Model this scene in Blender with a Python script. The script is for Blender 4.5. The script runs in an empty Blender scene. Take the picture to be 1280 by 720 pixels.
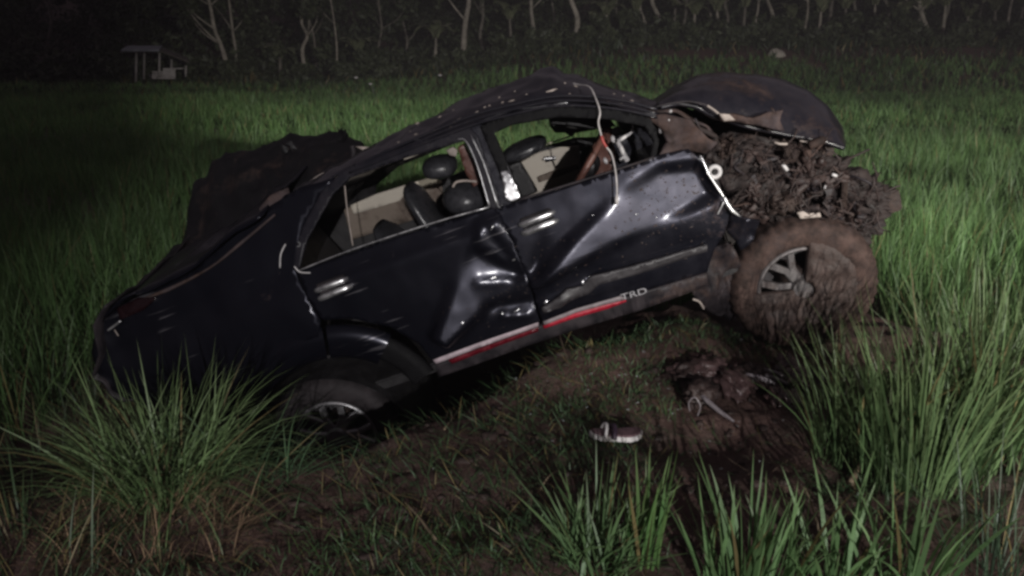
import bpy, bmesh, math, random
import numpy as np
from mathutils import Vector, Matrix, Euler, noise as mnoise
from mathutils.geometry import delaunay_2d_cdt

random.seed(7)
rng = np.random.default_rng(11)
sc = bpy.context.scene
COL = sc.collection
PI = math.pi

# ------------------------------------------------------------------ camera, world, lamp, exposure
PITCH = math.radians(16.5)
CAM = Vector((0.0, 0.0, 1.6))
FPX = 985.0
cd = bpy.data.cameras.new('camera')
cam = bpy.data.objects.new('camera', cd)
COL.objects.link(cam)
cam.location = CAM
cam.rotation_euler = (PI/2-PITCH, 0, 0)
cd.sensor_width = 36.0
cd.lens = FPX/1280*36.0
cd.clip_start = 0.05
cd.clip_end = 2000
sc.camera = cam

world = bpy.data.worlds.new('World')
sc.world = world
world.use_nodes = True
bg = world.node_tree.nodes['Background']
bg.inputs[0].default_value = (1.0, 0.83, 0.95, 1)
bg.inputs[1].default_value = 0.060

# the one lamp of the place: a vehicle's work light behind the photographer, to the right
LAMP = Vector((13.0, -19.5, 4.7))
AIM = Vector((9.8, 10.0, 0.0))
ld = bpy.data.lights.new('work_light', 'SPOT')
ld.energy = 34000
ld.color = (1.0, 0.96, 0.88)
ld.spot_size = math.radians(48)
ld.spot_blend = 0.4
ld.shadow_soft_size = 0.10
lamp = bpy.data.objects.new('work_light', ld)
COL.objects.link(lamp)
lamp.location = LAMP
lamp.rotation_euler = (AIM-LAMP).to_track_quat('-Z', 'Y').to_euler()

# added fill spot, weaker, straight behind the photographer, brightening cabin and foreground
ld2 = bpy.data.lights.new('fill_lamp', 'SPOT')
ld2.energy = 9000
ld2.color = (1.0, 0.97, 0.96)
ld2.spot_size = math.radians(36)
ld2.spot_blend = 0.7
ld2.shadow_soft_size = 0.08
lamp2 = bpy.data.objects.new('fill_lamp', ld2)
COL.objects.link(lamp2)
lamp2.location = (2.2, -15.0, 5.0)
lamp2.rotation_euler = (Vector((2.3, 5.0, .3))-lamp2.location).to_track_quat('-Z', 'Y').to_euler()

sc.view_settings.view_transform = 'Standard'
sc.view_settings.look = 'None'
sc.view_settings.exposure = 0.15
sc.view_settings.gamma = 1.0
sc.cycles.max_bounces = 5
sc.cycles.diffuse_bounces = 3
sc.cycles.glossy_bounces = 3
sc.cycles.transparent_max_bounces = 6
sc.cycles.use_denoising = True
sc.cycles.filter_width = 2.9

FW = Vector((0, math.cos(PITCH), -math.sin(PITCH)))
UP = Vector((0, math.sin(PITCH), math.cos(PITCH)))
def ray(px, py):
    return FW + Vector((1, 0, 0))*((px-640)/FPX) + UP*((360-py)/FPX)
def at(px, py, Y):
    """point of the world at distance Y in front of the camera that the photograph shows at px, py"""
    r = ray(px, py)
    return CAM + r*(Y/r.y)

# ------------------------------------------------------------------ noise
def _h(ix, iy, s):
    n = (ix*374761393 + iy*668265263 + s*2147483647) & 0xffffffff
    n = ((n ^ (n >> 13))*1274126177) & 0xffffffff
    n = n ^ (n >> 16)
    return (n & 0xffff)/65535.0
def vnoise(x, y, s=0):
    x = np.asarray(x, float); y = np.asarray(y, float)
    ix = np.floor(x).astype(np.int64); iy = np.floor(y).astype(np.int64)
    fx = x-ix; fy = y-iy
    fx = fx*fx*(3-2*fx); fy = fy*fy*(3-2*fy)
    a = _h(ix, iy, s); b = _h(ix+1, iy, s); c = _h(ix, iy+1, s); d = _h(ix+1, iy+1, s)
    return (a*(1-fx)+b*fx)*(1-fy)+(c*(1-fx)+d*fx)*fy
def fbm(x, y, s=0, o=4):
    r = 0; a = 0.5; t = 0
    for k in range(o):
        r = r + a*vnoise(np.asarray(x)*2**k+17*k, np.asarray(y)*2**k-9*k, s+k); t += a; a *= .5
    return r/t
def sstep(a, b, x):
    t = np.clip((np.asarray(x, float)-a)/(b-a), 0, 1)
    return t*t*(3-2*t)

# ------------------------------------------------------------------ object helpers
def tag(o, label=None, cat=None, group=None, kind=None):
    if label: o['label'] = label
    if cat: o['category'] = cat
    if group: o['group'] = group
    if kind: o['kind'] = kind
    return o
def link(name, me, mats, parent=None, smooth=True):
    o = bpy.data.objects.new(name, me)
    COL.objects.link(o)
    if mats is not None:
        for m in (mats if isinstance(mats, (list, tuple)) else [mats]):
            me.materials.append(m)
    if smooth and len(me.polygons):
        me.polygons.foreach_set('use_smooth', [True]*len(me.polygons))
    if parent: o.parent = parent
    return o
def mesh(name, vs, fs, mats=None, parent=None, smooth=True):
    me = bpy.data.meshes.new(name)
    me.from_pydata([tuple(v) for v in vs], [], [tuple(f) for f in fs])
    me.update()
    return link(name, me, mats, parent, smooth)
def frombm(name, bm, mats=None, parent=None, smooth=True):
    me = bpy.data.meshes.new(name)
    bmesh.ops.recalc_face_normals(bm, faces=bm.faces)
    bm.to_mesh(me); bm.free()
    return link(name, me, mats, parent, smooth)
def empty(name, loc=(0, 0, 0)):
    o = bpy.data.objects.new(name, None)
    o.empty_display_size = .2
    COL.objects.link(o); o.location = loc
    return o
def catmull(pts, n=6):
    P = [Vector(p) for p in pts]
    if len(P) < 3: return P
    out = []
    for i in range(len(P)-1):
        a = P[max(i-1, 0)]; b = P[i]; c = P[i+1]; d = P[min(i+2, len(P)-1)]
        for k in range(n):
            t = k/n
            out.append(0.5*((2*b)+(c-a)*t+(2*a-5*b+4*c-d)*t*t+(3*b-a-3*c+d)*t**3))
    out.append(P[-1])
    return out
def tube(bm, pts, r, n=8, caps=True):
    """round bar through pts; r a number or one per point"""
    P = [Vector(p) for p in pts]
    R = r if isinstance(r, (list, tuple)) else [r]*len(P)
    rings = []; ref = None
    for i, p in enumerate(P):
        t = (P[min(i+1, len(P)-1)]-P[max(i-1, 0)])
        if t.length < 1e-9: t = Vector((0, 0, 1))
        t.normalize()
        if ref is None:
            ref = t.orthogonal().normalized()
        ref = (ref-t*ref.dot(t))
        if ref.length < 1e-6: ref = t.orthogonal()
        ref.normalize()
        b = t.cross(ref)
        rings.append([bm.verts.new(p+(ref*math.cos(2*PI*k/n)+b*math.sin(2*PI*k/n))*R[i]) for k in range(n)])
    for a, b in zip(rings, rings[1:]):
        for k in range(n):
            bm.faces.new((a[k], a[(k+1) % n], b[(k+1) % n], b[k]))
    if caps:
        bm.faces.new(rings[0][::-1]); bm.faces.new(rings[-1])
def tubeobj(name, pts, r, mat, parent=None, n=8, sm=0):
    bm = bmesh.new()
    P = catmull(pts, sm) if sm else pts
    if isinstance(r, (list, tuple)) and sm:
        r = list(np.interp(np.linspace(0, 1, len(P)), np.linspace(0, 1, len(r)), r))
    tube(bm, P, r, n)
    return frombm(name, bm, mat, parent)
def boxbm(bm, c, s, rot=None, bev=0.0):
    g = bmesh.ops.create_cube(bm, size=1)
    vs = g['verts']
    for v in vs:
        v.co = Vector((v.co.x*s[0], v.co.y*s[1], v.co.z*s[2]))
    if bev > 0:
        es = list({e for v in vs for e in v.link_edges})
        r = bmesh.ops.bevel(bm, geom=es, offset=bev, segments=2, affect='EDGES')
        vs = list({v for f in r['faces'] for v in f.verts} | {v for v in vs if v.is_valid})
    M = (rot.to_matrix() if rot is not None else Matrix.Identity(3))
    for v in vs:
        v.co = M @ v.co + Vector(c)
def boxobj(name, c, s, mat, parent=None, rot=None, bev=0.0):
    bm = bmesh.new(); boxbm(bm, c, s, rot, bev)
    return frombm(name, bm, mat, parent, smooth=False)
def lump(bm, c, s, seed=0, amp=.25, sub=3, fr=2.2, rot=None):
    g = bmesh.ops.create_icosphere(bm, subdivisions=sub, radius=1)
    M = rot.to_matrix() if rot is not None else Matrix.Identity(3)
    off = Vector((seed*3.1, seed*1.7, seed*.9))
    for v in g['verts']:
        n = mnoise.fractal(v.co*fr+off, 0.8, 2.1, 4)
        q = v.co*(1+amp*n)
        v.co = M @ Vector((q.x*s[0], q.y*s[1], q.z*s[2])) + Vector(c)

# ------------------------------------------------------------------ materials
def newmat(name):
    m = bpy.data.materials.new(name); m.use_nodes = True
    nt = m.node_tree
    return m, nt, nt.nodes['Principled BSDF']
def N(nt, t, **kw):
    n = nt.nodes.new(t)
    for k, v in kw.items(): setattr(n, k, v)
    return n
def noise_node(nt, scale, detail=5, rough=.6, coord='Object', dist=0.0, vec=None):
    n = N(nt, 'ShaderNodeTexNoise')
    n.inputs['Scale'].default_value = scale; n.inputs['Detail'].default_value = detail
    n.inputs['Roughness'].default_value = rough; n.inputs['Distortion'].default_value = dist
    if vec is None:
        tc = N(nt, 'ShaderNodeTexCoord'); vec = tc.outputs[coord]
    nt.links.new(vec, n.inputs['Vector'])
    return n.outputs['Fac']
def ramp(nt, fac, stops):
    r = N(nt, 'ShaderNodeValToRGB')
    el = r.color_ramp.elements
    while len(el) < len(stops): el.new(.5)
    for e, (p, c) in zip(el, stops):
        e.position = p; e.color = (*c, 1) if len(c) == 3 else c
    nt.links.new(fac, r.inputs[0])
    return r.outputs[0]
def mixc(nt, fac, a, b):
    m = N(nt, 'ShaderNodeMix', data_type='RGBA')
    for s, v in ((m.inputs[0], fac), (m.inputs[6], a), (m.inputs[7], b)):
        if hasattr(v, 'is_linked'): nt.links.new(v, s)
        elif isinstance(v, (int, float)): s.default_value = v
        else: s.default_value = (*v, 1)
    return m.outputs[2]
def bump(nt, p, h, st=.4, dist=.02):
    b = N(nt, 'ShaderNodeBump')
    b.inputs['Strength'].default_value = st; b.inputs['Distance'].default_value = dist
    nt.links.new(h, b.inputs['Height']); nt.links.new(b.outputs[0], p.inputs['Normal'])
def simple(name, c, rough=.6, metal=0.0, var=.35, scale=14, bmp=.15, coat=0.0):
    m, nt, p = newmat(name)
    f = noise_node(nt, scale, 6, .65)
    lo = tuple(x*(1-var) for x in c); hi = tuple(min(1, x*(1+var)) for x in c)
    nt.links.new(ramp(nt, f, [(.3, lo), (.7, hi)]), p.inputs['Base Color'])
    r = N(nt, 'ShaderNodeMapRange'); nt.links.new(f, r.inputs[0])
    r.inputs[1].default_value = .3; r.inputs[2].default_value = .7
    r.inputs[3].default_value = max(.05, rough-.12); r.inputs[4].default_value = min(1, rough+.12)
    nt.links.new(r.outputs[0], p.inputs['Roughness'])
    p.inputs['Metallic'].default_value = metal
    p.inputs['Coat Weight'].default_value = coat
    if bmp:
        f2 = noise_node(nt, scale*4, 4, .6)
        bump(nt, p, f2, bmp, .01)
    return m
MUD = (0.040, 0.025, 0.021)
def dirty(name, c, rough, coat, mud_lo, mud_hi, xfade=None, metal=0.0, bmp=.12, dust=.25, scratch=False):
    """paint or plastic with dried splashes of mud; xfade=(x0, x1): mud grows towards the torn-off front"""
    m, nt, p = newmat(name)
    tc = N(nt, 'ShaderNodeTexCoord'); ob = tc.outputs['Object']
    f = noise_node(nt, 3.2, 8, .68, vec=ob, dist=.6)
    g = noise_node(nt, 28, 5, .7, vec=ob)
    add = N(nt, 'ShaderNodeMath', operation='MULTIPLY_ADD')
    nt.links.new(g, add.inputs[0]); add.inputs[1].default_value = .35
    nt.links.new(f, add.inputs[2])
    src = add.outputs[0]
    if xfade:
        sp = N(nt, 'ShaderNodeSeparateXYZ'); nt.links.new(ob, sp.inputs[0])
        mr = N(nt, 'ShaderNodeMapRange'); nt.links.new(sp.outputs['X'], mr.inputs[0])
        mr.inputs[1].default_value = xfade[0]; mr.inputs[2].default_value = xfade[1]
        mr.inputs[3].default_value = 0; mr.inputs[4].default_value = xfade[2]
        a2 = N(nt, 'ShaderNodeMath', operation='ADD')
        nt.links.new(src, a2.inputs[0]); nt.links.new(mr.outputs[0], a2.inputs[1]); src = a2.outputs[0]
    mask = N(nt, 'ShaderNodeMapRange'); nt.links.new(src, mask.inputs[0])
    mask.inputs[1].default_value = mud_lo; mask.inputs[2].default_value = mud_hi
    mask.inputs[3].default_value = 0; mask.inputs[4].default_value = 1
    h = noise_node(nt, 9, 6, .6, vec=ob)
    if isinstance(dust, tuple):   # dust tint rising to the nose, also keeping the tail dark as if less lit
        dsp = N(nt, 'ShaderNodeSeparateXYZ'); nt.links.new(ob, dsp.inputs[0])
        dm = N(nt, 'ShaderNodeMapRange'); nt.links.new(dsp.outputs['X'], dm.inputs[0])
        dm.inputs[1].default_value = .4; dm.inputs[2].default_value = 2.2
        dm.inputs[3].default_value = dust[0]; dm.inputs[4].default_value = dust[1]
        dr = N(nt, 'ShaderNodeMapRange'); nt.links.new(h, dr.inputs[0]); dr.inputs[1].default_value = .35; dr.inputs[2].default_value = .75
        dq = N(nt, 'ShaderNodeMath', operation='MULTIPLY'); nt.links.new(dr.outputs[0], dq.inputs[0]); nt.links.new(dm.outputs[0], dq.inputs[1])
        dustc = mixc(nt, dq.outputs[0], c, (.15, .14, .17))
    else:
        dustc = mixc(nt, ramp(nt, h, [(.35, (0, 0, 0)), (.75, (dust,)*3)]), c, (.16, .13, .14))
    if scratch:   # long fine scratches along the flank
        mp = N(nt, 'ShaderNodeMapping'); mp.inputs['Scale'].default_value = (2.2, 2.2, 55); mp.inputs['Rotation'].default_value = (0, -.12, 0)
        nt.links.new(ob, mp.inputs[0])
        sc1 = noise_node(nt, 1.0, 3, .5, vec=mp.outputs[0], dist=.8); sc2 = noise_node(nt, 2.4, 2, .5, vec=ob)
        sm = N(nt, 'ShaderNodeMath', operation='MULTIPLY'); nt.links.new(sc1, sm.inputs[0]); nt.links.new(sc2, sm.inputs[1])
        sr = N(nt, 'ShaderNodeMapRange'); nt.links.new(sm.outputs[0], sr.inputs[0]); sr.inputs[1].default_value = .385; sr.inputs[2].default_value = .43
        sr.inputs[3].default_value = 0; sr.inputs[4].default_value = .5
        dustc = mixc(nt, sr.outputs[0], dustc, (.22, .21, .23))
    mudc = mixc(nt, ramp(nt, noise_node(nt, 11, 6, .7, vec=ob), [(.36, (0, 0, 0)), (.62, (1, 1, 1))]), tuple(x*.4 for x in MUD), tuple(x*1.7 for x in MUD))
    nt.links.new(mixc(nt, mask.outputs[0], dustc, mudc), p.inputs['Base Color'])
    rr = N(nt, 'ShaderNodeMapRange'); nt.links.new(mask.outputs[0], rr.inputs[0])
    rr.inputs[3].default_value = rough; rr.inputs[4].default_value = .8
    nt.links.new(rr.outputs[0], p.inputs['Roughness'])
    cc = N(nt, 'ShaderNodeMapRange'); nt.links.new(mask.outputs[0], cc.inputs[0])
    cc.inputs[3].default_value = coat; cc.inputs[4].default_value = 0
    nt.links.new(cc.outputs[0], p.inputs['Coat Weight'])
    p.inputs['Coat Roughness'].default_value = .14
    p.inputs['Specular IOR Level'].default_value = .25
    p.inputs['Metallic'].default_value = metal
    ad = N(nt, 'ShaderNodeMath', operation='MULTIPLY')
    nt.links.new(mask.outputs[0], ad.inputs[0]); nt.links.new(g, ad.inputs[1])
    bump(nt, p, ad.outputs[0], bmp*2.5, .008)
    return m
PAINT = dirty('dark_blue_paint', (0.0085, 0.0088, 0.0145), .32, .15, .86, 1.05, (1.7, 3.0, .22), dust=(.0, .12), scratch=True, metal=.6)
PAINTR = dirty('dark_roof_paint', (0.008, 0.008, 0.012), .30, .6, .80, 1.0, (2.0, 3.0, .15), dust=.08)
PLAST = dirty('black_plastic_trim', (0.009, 0.008, 0.010), .5, 0, .80, 1.0, (1.6, 2.8, .2))
MUDPLATE = dirty('muddy_panel', (0.05, .04, .045), .7, 0, .45, .75, None)
BLACKP = simple('near_black_plastic', (.004, .0038, .0045), .7, bmp=.2)  # near-black plastic for the front window frame and flare end
BLACKP.node_tree.nodes['Principled BSDF'].inputs['Specular IOR Level'].default_value = .15
MUDE = simple('greasy_engine_mud', (.016, .0095, .0085), .75, var=.75, scale=11, bmp=.45)
MUDM = simple('caked_mud', MUD, .72, var=.5, scale=9, bmp=.9)
MUDD = simple('dark_wet_mud', (0.028, 0.016, 0.014), .6, var=.5, scale=7, bmp=.6)
RUBBER = dirty('muddy_rubber', (0.014, 0.012, 0.013), .75, 0, .85, 1.1, None, dust=.15)
RUBBERM = dirty('caked_rubber', (0.022, 0.017, 0.017), .85, 0, .48, .66, None, bmp=.06)
ALLOY = dirty('alloy', (0.32, 0.32, 0.33), .38, 0, .72, .9, None, metal=.7)
ALLOYM = dirty('muddy_alloy', (0.17, 0.16, 0.16), .5, 0, .62, .86, None, metal=.5)
CHROME = simple('bright_trim', (0.75, 0.75, 0.78), .32, metal=.9, bmp=.05)
GLOSSBLK = simple('gloss_black_trim', (0.02, 0.02, 0.026), .22, bmp=.05, coat=.5)
BEIGE = dirty('beige_trim', (0.44, 0.40, 0.34), .65, 0, .85, 1.05, None, dust=.1)
BEIGED = dirty('soiled_beige_trim', (0.16, 0.13, 0.105), .7, 0, .7, .95, None, dust=.1)
BLACKI = simple('black_interior', (0.012, 0.011, 0.012), .55, bmp=.2)
LEATHER = simple('black_leather', (0.03, 0.03, 0.034), .34, bmp=.12, scale=30)
WOOD = simple('brown_interior_trim', (0.10, 0.045, 0.035), .42, bmp=.2)
DARKW = dirty('shade_dark_sheet', (.004, .004, .005), .55, 0, .7, 1.0, None, dust=.03)  # near black in place of shade, for the sheets behind the tail
CLAD = simple('scuffed_grey_cladding', (.030, .027, .030), .5)
WHITEP = simple('pale_plastic', (0.52, 0.50, 0.50), .5, bmp=.1)
REDP = simple('red_stripe', (0.30, 0.010, 0.025), .4, bmp=.05)
LAMPR = simple('dark_lamp_glass', (0.010, 0.003, 0.004), .25, bmp=.05)
REDDK = simple('deep_red_plastic', (0.10, 0.006, 0.012), .3, bmp=.05)
CABLE = simple('pale_cable', (0.50, 0.47, 0.46), .5, bmp=.05)
IRON = simple('rusty_iron', (0.035, 0.022, 0.018), .7, metal=.3, var=.5, scale=12, bmp=.6)
STRIPEW = simple('pinkish_white_stripe', (0.40, 0.33, 0.36), .45, bmp=.05)
TAPE = simple('torn_roof_lining', (0.34, 0.29, 0.26), .7, bmp=.3)
# ------------------------------------------------------------------ the lie of the land
EDX = [-60, -6, -3.2, -2.2, -1.3, -.7, 0, .45, .9, 1.3, 2.2, 2.9, 4, 60]
EDY = [1.0, 1.9, 2.25, 2.55, 2.95, 3.2, 3.75, 4.3, 4.9, 5.2, 5.0, 3.9, 2.9, 2.4]
def height(x, y):
    x = np.asarray(x, float); y = np.asarray(y, float)
    e = y-np.interp(x, EDX, EDY)+.25*(fbm(x*1.3, y*1.3, 5)-.5)
    low = -0.55+.18*sstep(1.5, 3.0, x)*(1-sstep(6, 10, y))
    h = low*sstep(-.05, .95, e)
    # the ditch that swallowed the rear wheel
    h = h-.42*np.exp(-(((x+1.15)/1.1)**2+((y-4.45)/.75)**2))
    # mud pushed up under the sill and round the front wheel
    h = h+.10*np.exp(-(((x-.2)/.45)**2+((y-4.0)/.3)**2))
    h = h+.10*np.exp(-(((x-1.0)/.35)**2+((y-4.2)/.35)**2))
    h = h-.10*np.exp(-(((x-.85)/.28)**2+((y-3.1)/.25)**2))
    h = h-.09*(1-sstep(-1.0, .25, x))*(1-sstep(3.6, 5, y))
    near = 1-sstep(8, 16, y)
    h = h+near*(.09*(fbm(x*3.1, y*3.1, 1)-.5)+.05*(fbm(x*11, y*11, 2, 3)-.5)+.02*(fbm(x*34, y*34, 3, 2)-.5))
    # a weedy bank at the far side of the field, higher to the right, and a hill added behind to block the sky
    k = sstep(-12, 8, x)
    h = h+(.45+2.4*k)*sstep(38, 50, y)+(1-near)*.12*(fbm(x*.5, y*.5, 4)-.5)
    h = h+17*sstep(58, 105, y)+5*(fbm(x*.05, y*.05, 8)-.5)*sstep(60, 100, y)
    return h
def hz(x, y): return float(height(x, y))
def ground_px(px, py):
    r = ray(px, py); t = .8
    while t < 120:
        p = CAM+r*t
        if p.z < hz(p.x, p.y): return Vector((p.x, p.y, hz(p.x, p.y)))
        t += .012+t*.002
    return p
def ground_y(px, Y):
    """the spot of ground at distance Y in the column px"""
    x = (px-640)/FPX*(Y*math.cos(PITCH)+1.7*math.sin(PITCH))
    return Vector((x, Y, hz(x, Y)))

def build_ground():
    xs = np.concatenate([-np.geomspace(400, 4.2, 90), np.arange(-4.1, 4.11, .034), np.geomspace(4.2, 400, 90)])
    ys = np.concatenate([[-60, -30, -15, -8, -4, -2, -1, -.4, 0, .3, .6], np.arange(.8, 6.4, .034), np.geomspace(6.45, 900, 150)])
    X, Y = np.meshgrid(xs, ys)
    Z = height(X, Y)
    nx, ny = len(xs), len(ys)
    co = np.stack([X, Y, Z], -1).reshape(-1, 3)
    i = np.arange(nx*ny).reshape(ny, nx)
    q = np.stack([i[:-1, :-1], i[:-1, 1:], i[1:, 1:], i[1:, :-1]], -1).reshape(-1, 4)
    me = bpy.data.meshes.new('ground')
    me.vertices.add(len(co)); me.vertices.foreach_set('co', co.ravel())
    me.loops.add(q.size); me.loops.foreach_set('vertex_index', q.ravel())
    me.polygons.add(len(q)); me.polygons.foreach_set('loop_start', np.arange(0, q.size, 4)); me.polygons.foreach_set('loop_total', np.full(len(q), 4))
    me.update(); me.validate()
    m, nt, p = newmat('churned_earth')
    a = noise_node(nt, 1.7, 8, .65); b = noise_node(nt, 9, 7, .7); c = noise_node(nt, 60, 4, .7)
    base = ramp(nt, a, [(.3, (.052, .028, .024)), (.5, (.096, .046, .038)), (.68, (.054, .048, .033))])
    fine = ramp(nt, b, [(.28, (.028, .018, .016)), (.55, (.10, .064, .052)), (.8, (.15, .108, .088))])
    nt.links.new(mixc(nt, .5, base, fine), p.inputs['Base Color'])
    r = N(nt, 'ShaderNodeMapRange'); nt.links.new(a, r.inputs[0]); r.inputs[1].default_value = .35; r.inputs[2].default_value = .65
    r.inputs[3].default_value = .5; r.inputs[4].default_value = .92
    nt.links.new(r.outputs[0], p.inputs['Roughness'])
    s = N(nt, 'ShaderNodeMath', operation='MULTIPLY_ADD'); nt.links.new(c, s.inputs[0]); s.inputs[1].default_value = .4; nt.links.new(b, s.inputs[2])
    bump(nt, p, s.outputs[0], .9, .03)
    g = link('ground', me, m); tag(g, kind='structure')
build_ground()

# ------------------------------------------------------------------ blades of grass
def grassmat(name, trans=.25, rough=.5):
    m, nt, p = newmat(name)
    at_ = N(nt, 'ShaderNodeAttribute'); at_.attribute_name = 'tint'
    nt.links.new(at_.outputs['Color'], p.inputs['Base Color'])
    p.inputs['Roughness'].default_value = rough
    t = N(nt, 'ShaderNodeBsdfTranslucent'); nt.links.new(at_.outputs['Color'], t.inputs[0])
    mx = N(nt, 'ShaderNodeMixShader'); mx.inputs[0].default_value = trans
    nt.links.new(p.outputs[0], mx.inputs[1]); nt.links.new(t.outputs[0], mx.inputs[2])
    nt.links.new(mx.outputs[0], nt.nodes['Material Output'].inputs[0])
    return m
GRASS = grassmat('living_grass')
STRAW = grassmat('dead_straw', .1, .8)
def blades(name, base, az, H, lean, droop, W, col, tip, seg=5, mat=None, parent=None, face=None):
    n = len(base); T = np.linspace(0, 1, seg+1)
    base = np.asarray(base, float)
    dirx, diry = np.cos(az), np.sin(az)
    fa = az+PI/2 if face is None else face
    wx, wy = np.cos(fa), np.sin(fa)
    x = np.zeros(n); z = np.zeros(n); vs = []
    for k, t in enumerate(T):
        if k:
            th = lean+droop*(t-.5/seg)
            x = x+np.sin(th)*H/seg; z = z+np.cos(th)*H/seg
        w = W*(.55+.9*t if t < .4 else 1.0)*(1-t**2.2)
        c = base+np.stack([dirx*x, diry*x, z], 1)
        if k < seg:
            o = np.stack([wx*w, wy*w, np.zeros(n)], 1)*.5
            vs += [c-o, c+o]
        else: vs.append(c)
    V = np.stack(vs, 1)          # n, 2seg+1, 3
    m = 2*seg+1
    f = []
    for k in range(seg-1):
        f += [(2*k, 2*k+1, 2*k+3), (2*k, 2*k+3, 2*k+2)]
    f.append((2*seg-2, 2*seg-1, 2*seg))
    F = (np.array(f)[None]+(np.arange(n)*m)[:, None, None]).reshape(-1, 3)
    me = bpy.data.meshes.new(name)
    me.vertices.add(n*m); me.vertices.foreach_set('co', V.ravel())
    me.loops.add(F.size); me.loops.foreach_set('vertex_index', F.ravel())
    me.polygons.add(len(F)); me.polygons.foreach_set('loop_start', np.arange(0, F.size, 3)); me.polygons.foreach_set('loop_total', np.full(len(F), 3))
    me.update()
    tt = np.concatenate([np.repeat(T[:-1], 2), [1.0]])[None, :, None]
    C = col[:, None, :]*(1-tt**3)+tip[:, None, :]*tt**3
    C = np.concatenate([C, np.ones((n, m, 1))], 2)
    ca = me.color_attributes.new('tint', 'FLOAT_COLOR', 'POINT')
    ca.data.foreach_set('color', C.ravel().astype(np.float32))
    return link(name, me, mat or GRASS, parent)
def greens(n, a=(.062, .135, .040), b=(.112, .192, .062), dry=.06):
    t = rng.random((n, 1))
    c = np.array(a)*(1-t)+np.array(b)*t
    c = c*(.75+.5*rng.random((n, 1)))
    d = rng.random(n) < dry
    c[d] = np.array((.20, .16, .07))*(.6+.6*rng.random((d.sum(), 1)))
    return c
def rice_field():
    B = []; H = []; Wd = []; reach = []
    def band(x0, x1, y0, y1, hill, per, h, w):
        nx = int((x1-x0)/hill); ny = int((y1-y0)/hill)
        X, Y = np.meshgrid(x0+(np.arange(nx)+.5)*hill, y0+(np.arange(ny)+.5)*hill)
        X = X.ravel()+rng.normal(0, hill*.16, X.size); Y = Y.ravel()+rng.normal(0, hill*.16, Y.size)
        keep = (fbm(X*.8, Y*.8, 21) > .33) & (fbm(X*2.3, Y*2.3, 22) > .34)
        # kept out of the bank, the ditch and the ground the car lies on
        e = Y-np.interp(X, EDX, EDY)
        car = (X > -2.55) & (X < 2.75) & (Y > 3.3) & (Y < 6.3)
        ditch = (X > -2.9) & (X < .2) & (Y > 3.0) & (Y < 6.4)
        keep &= (e > .55) & ~car & ~ditch
        inview = np.abs(X) < (Y+1.5)*.78+.6
        keep &= inview
        X, Y = X[keep], Y[keep]
        hh = 1.05*h*(.45+.75*fbm(X*1.1, Y*1.1, 31)+.4*vnoise(X*4.2, Y*4.2, 33))
        X = np.repeat(X, per); Y = np.repeat(Y, per); hh = np.repeat(hh, per)
        X = X+rng.normal(0, hill*.13, X.size); Y = Y+rng.normal(0, hill*.13, X.size)
        B.append(np.stack([X, Y, height(X, Y)-.02], 1))
        H.append(hh*(.6+.5*rng.random(X.size))); Wd.append(np.full(X.size, w)*(.7+.6*rng.random(X.size)))
    band(-9, 9, 1.8, 9, .17, 20, .62, .009)
    band(-16, 16, 9, 19, .24, 16, .55, .015)
    band(-36, 36, 19, 45, .40, 14, .52, .032)
    B = np.concatenate(B); H = np.concatenate(H); Wd = np.concatenate(Wd)
    n = len(B)
    col = greens(n, dry=.04)
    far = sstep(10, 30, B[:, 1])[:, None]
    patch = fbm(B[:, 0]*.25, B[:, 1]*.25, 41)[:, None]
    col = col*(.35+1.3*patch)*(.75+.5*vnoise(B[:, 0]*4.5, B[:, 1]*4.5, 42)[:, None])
    col = col*(1+.35*far)  # distant rice lightened in colour to offset the lamp's falloff
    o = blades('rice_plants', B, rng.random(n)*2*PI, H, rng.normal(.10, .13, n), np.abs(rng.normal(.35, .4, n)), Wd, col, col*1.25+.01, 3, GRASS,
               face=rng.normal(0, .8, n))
    tag(o, kind='stuff')
    print('rice blades', n)
rice_field()

def far_weeds():
    n = 26000
    X = rng.uniform(-45, 50, n); Y = rng.uniform(39, 56, n)
    k = fbm(X*.35, Y*.35, 61) > .40
    X, Y = X[k], Y[k]; n = len(X)
    col = greens(n, (.025, .045, .02), (.05, .075, .03), .12)
    H = .35+.9*rng.random(n)*fbm(X*.4, Y*.4, 62)
    o = blades('bank_weeds', np.stack([X, Y, height(X, Y)-.03], 1), rng.random(n)*2*PI, H, rng.normal(.2, .2, n), np.abs(rng.normal(.9, .5, n)),
               .05+.09*rng.random(n), col, col, 3, GRASS, face=rng.normal(0, .9, n))
    tag(o, kind='stuff')
far_weeds()

# ------------------------------------------------------------------ leaves, trees, the wood behind
def leafmat(name, a, b):
    m, nt, p = newmat(name)
    f = noise_node(nt, .9, 4, .6); g = N(nt, 'ShaderNodeNewGeometry')
    ad = N(nt, 'ShaderNodeMath', operation='MULTIPLY_ADD'); nt.links.new(g.outputs['Random Per Island'], ad.inputs[0]); ad.inputs[1].default_value = .5
    nt.links.new(f, ad.inputs[2])
    nt.links.new(ramp(nt, ad.outputs[0], [(.35, a), (1.0, b)]), p.inputs['Base Color'])
    p.inputs['Roughness'].default_value = .6
    return m
LEAF = leafmat('wood_leaves', (.012, .018, .010), (.060, .075, .035))
BAN = leafmat('banana_leaves', (.05, .07, .03), (.20, .21, .13))
BARK = simple('pale_bark', (.26, .235, .20), .85, var=.6, scale=2.2, bmp=.8)
BARKD = simple('grey_bark', (.15, .135, .115), .85, var=.6, scale=2.5, bmp=.8)
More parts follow.
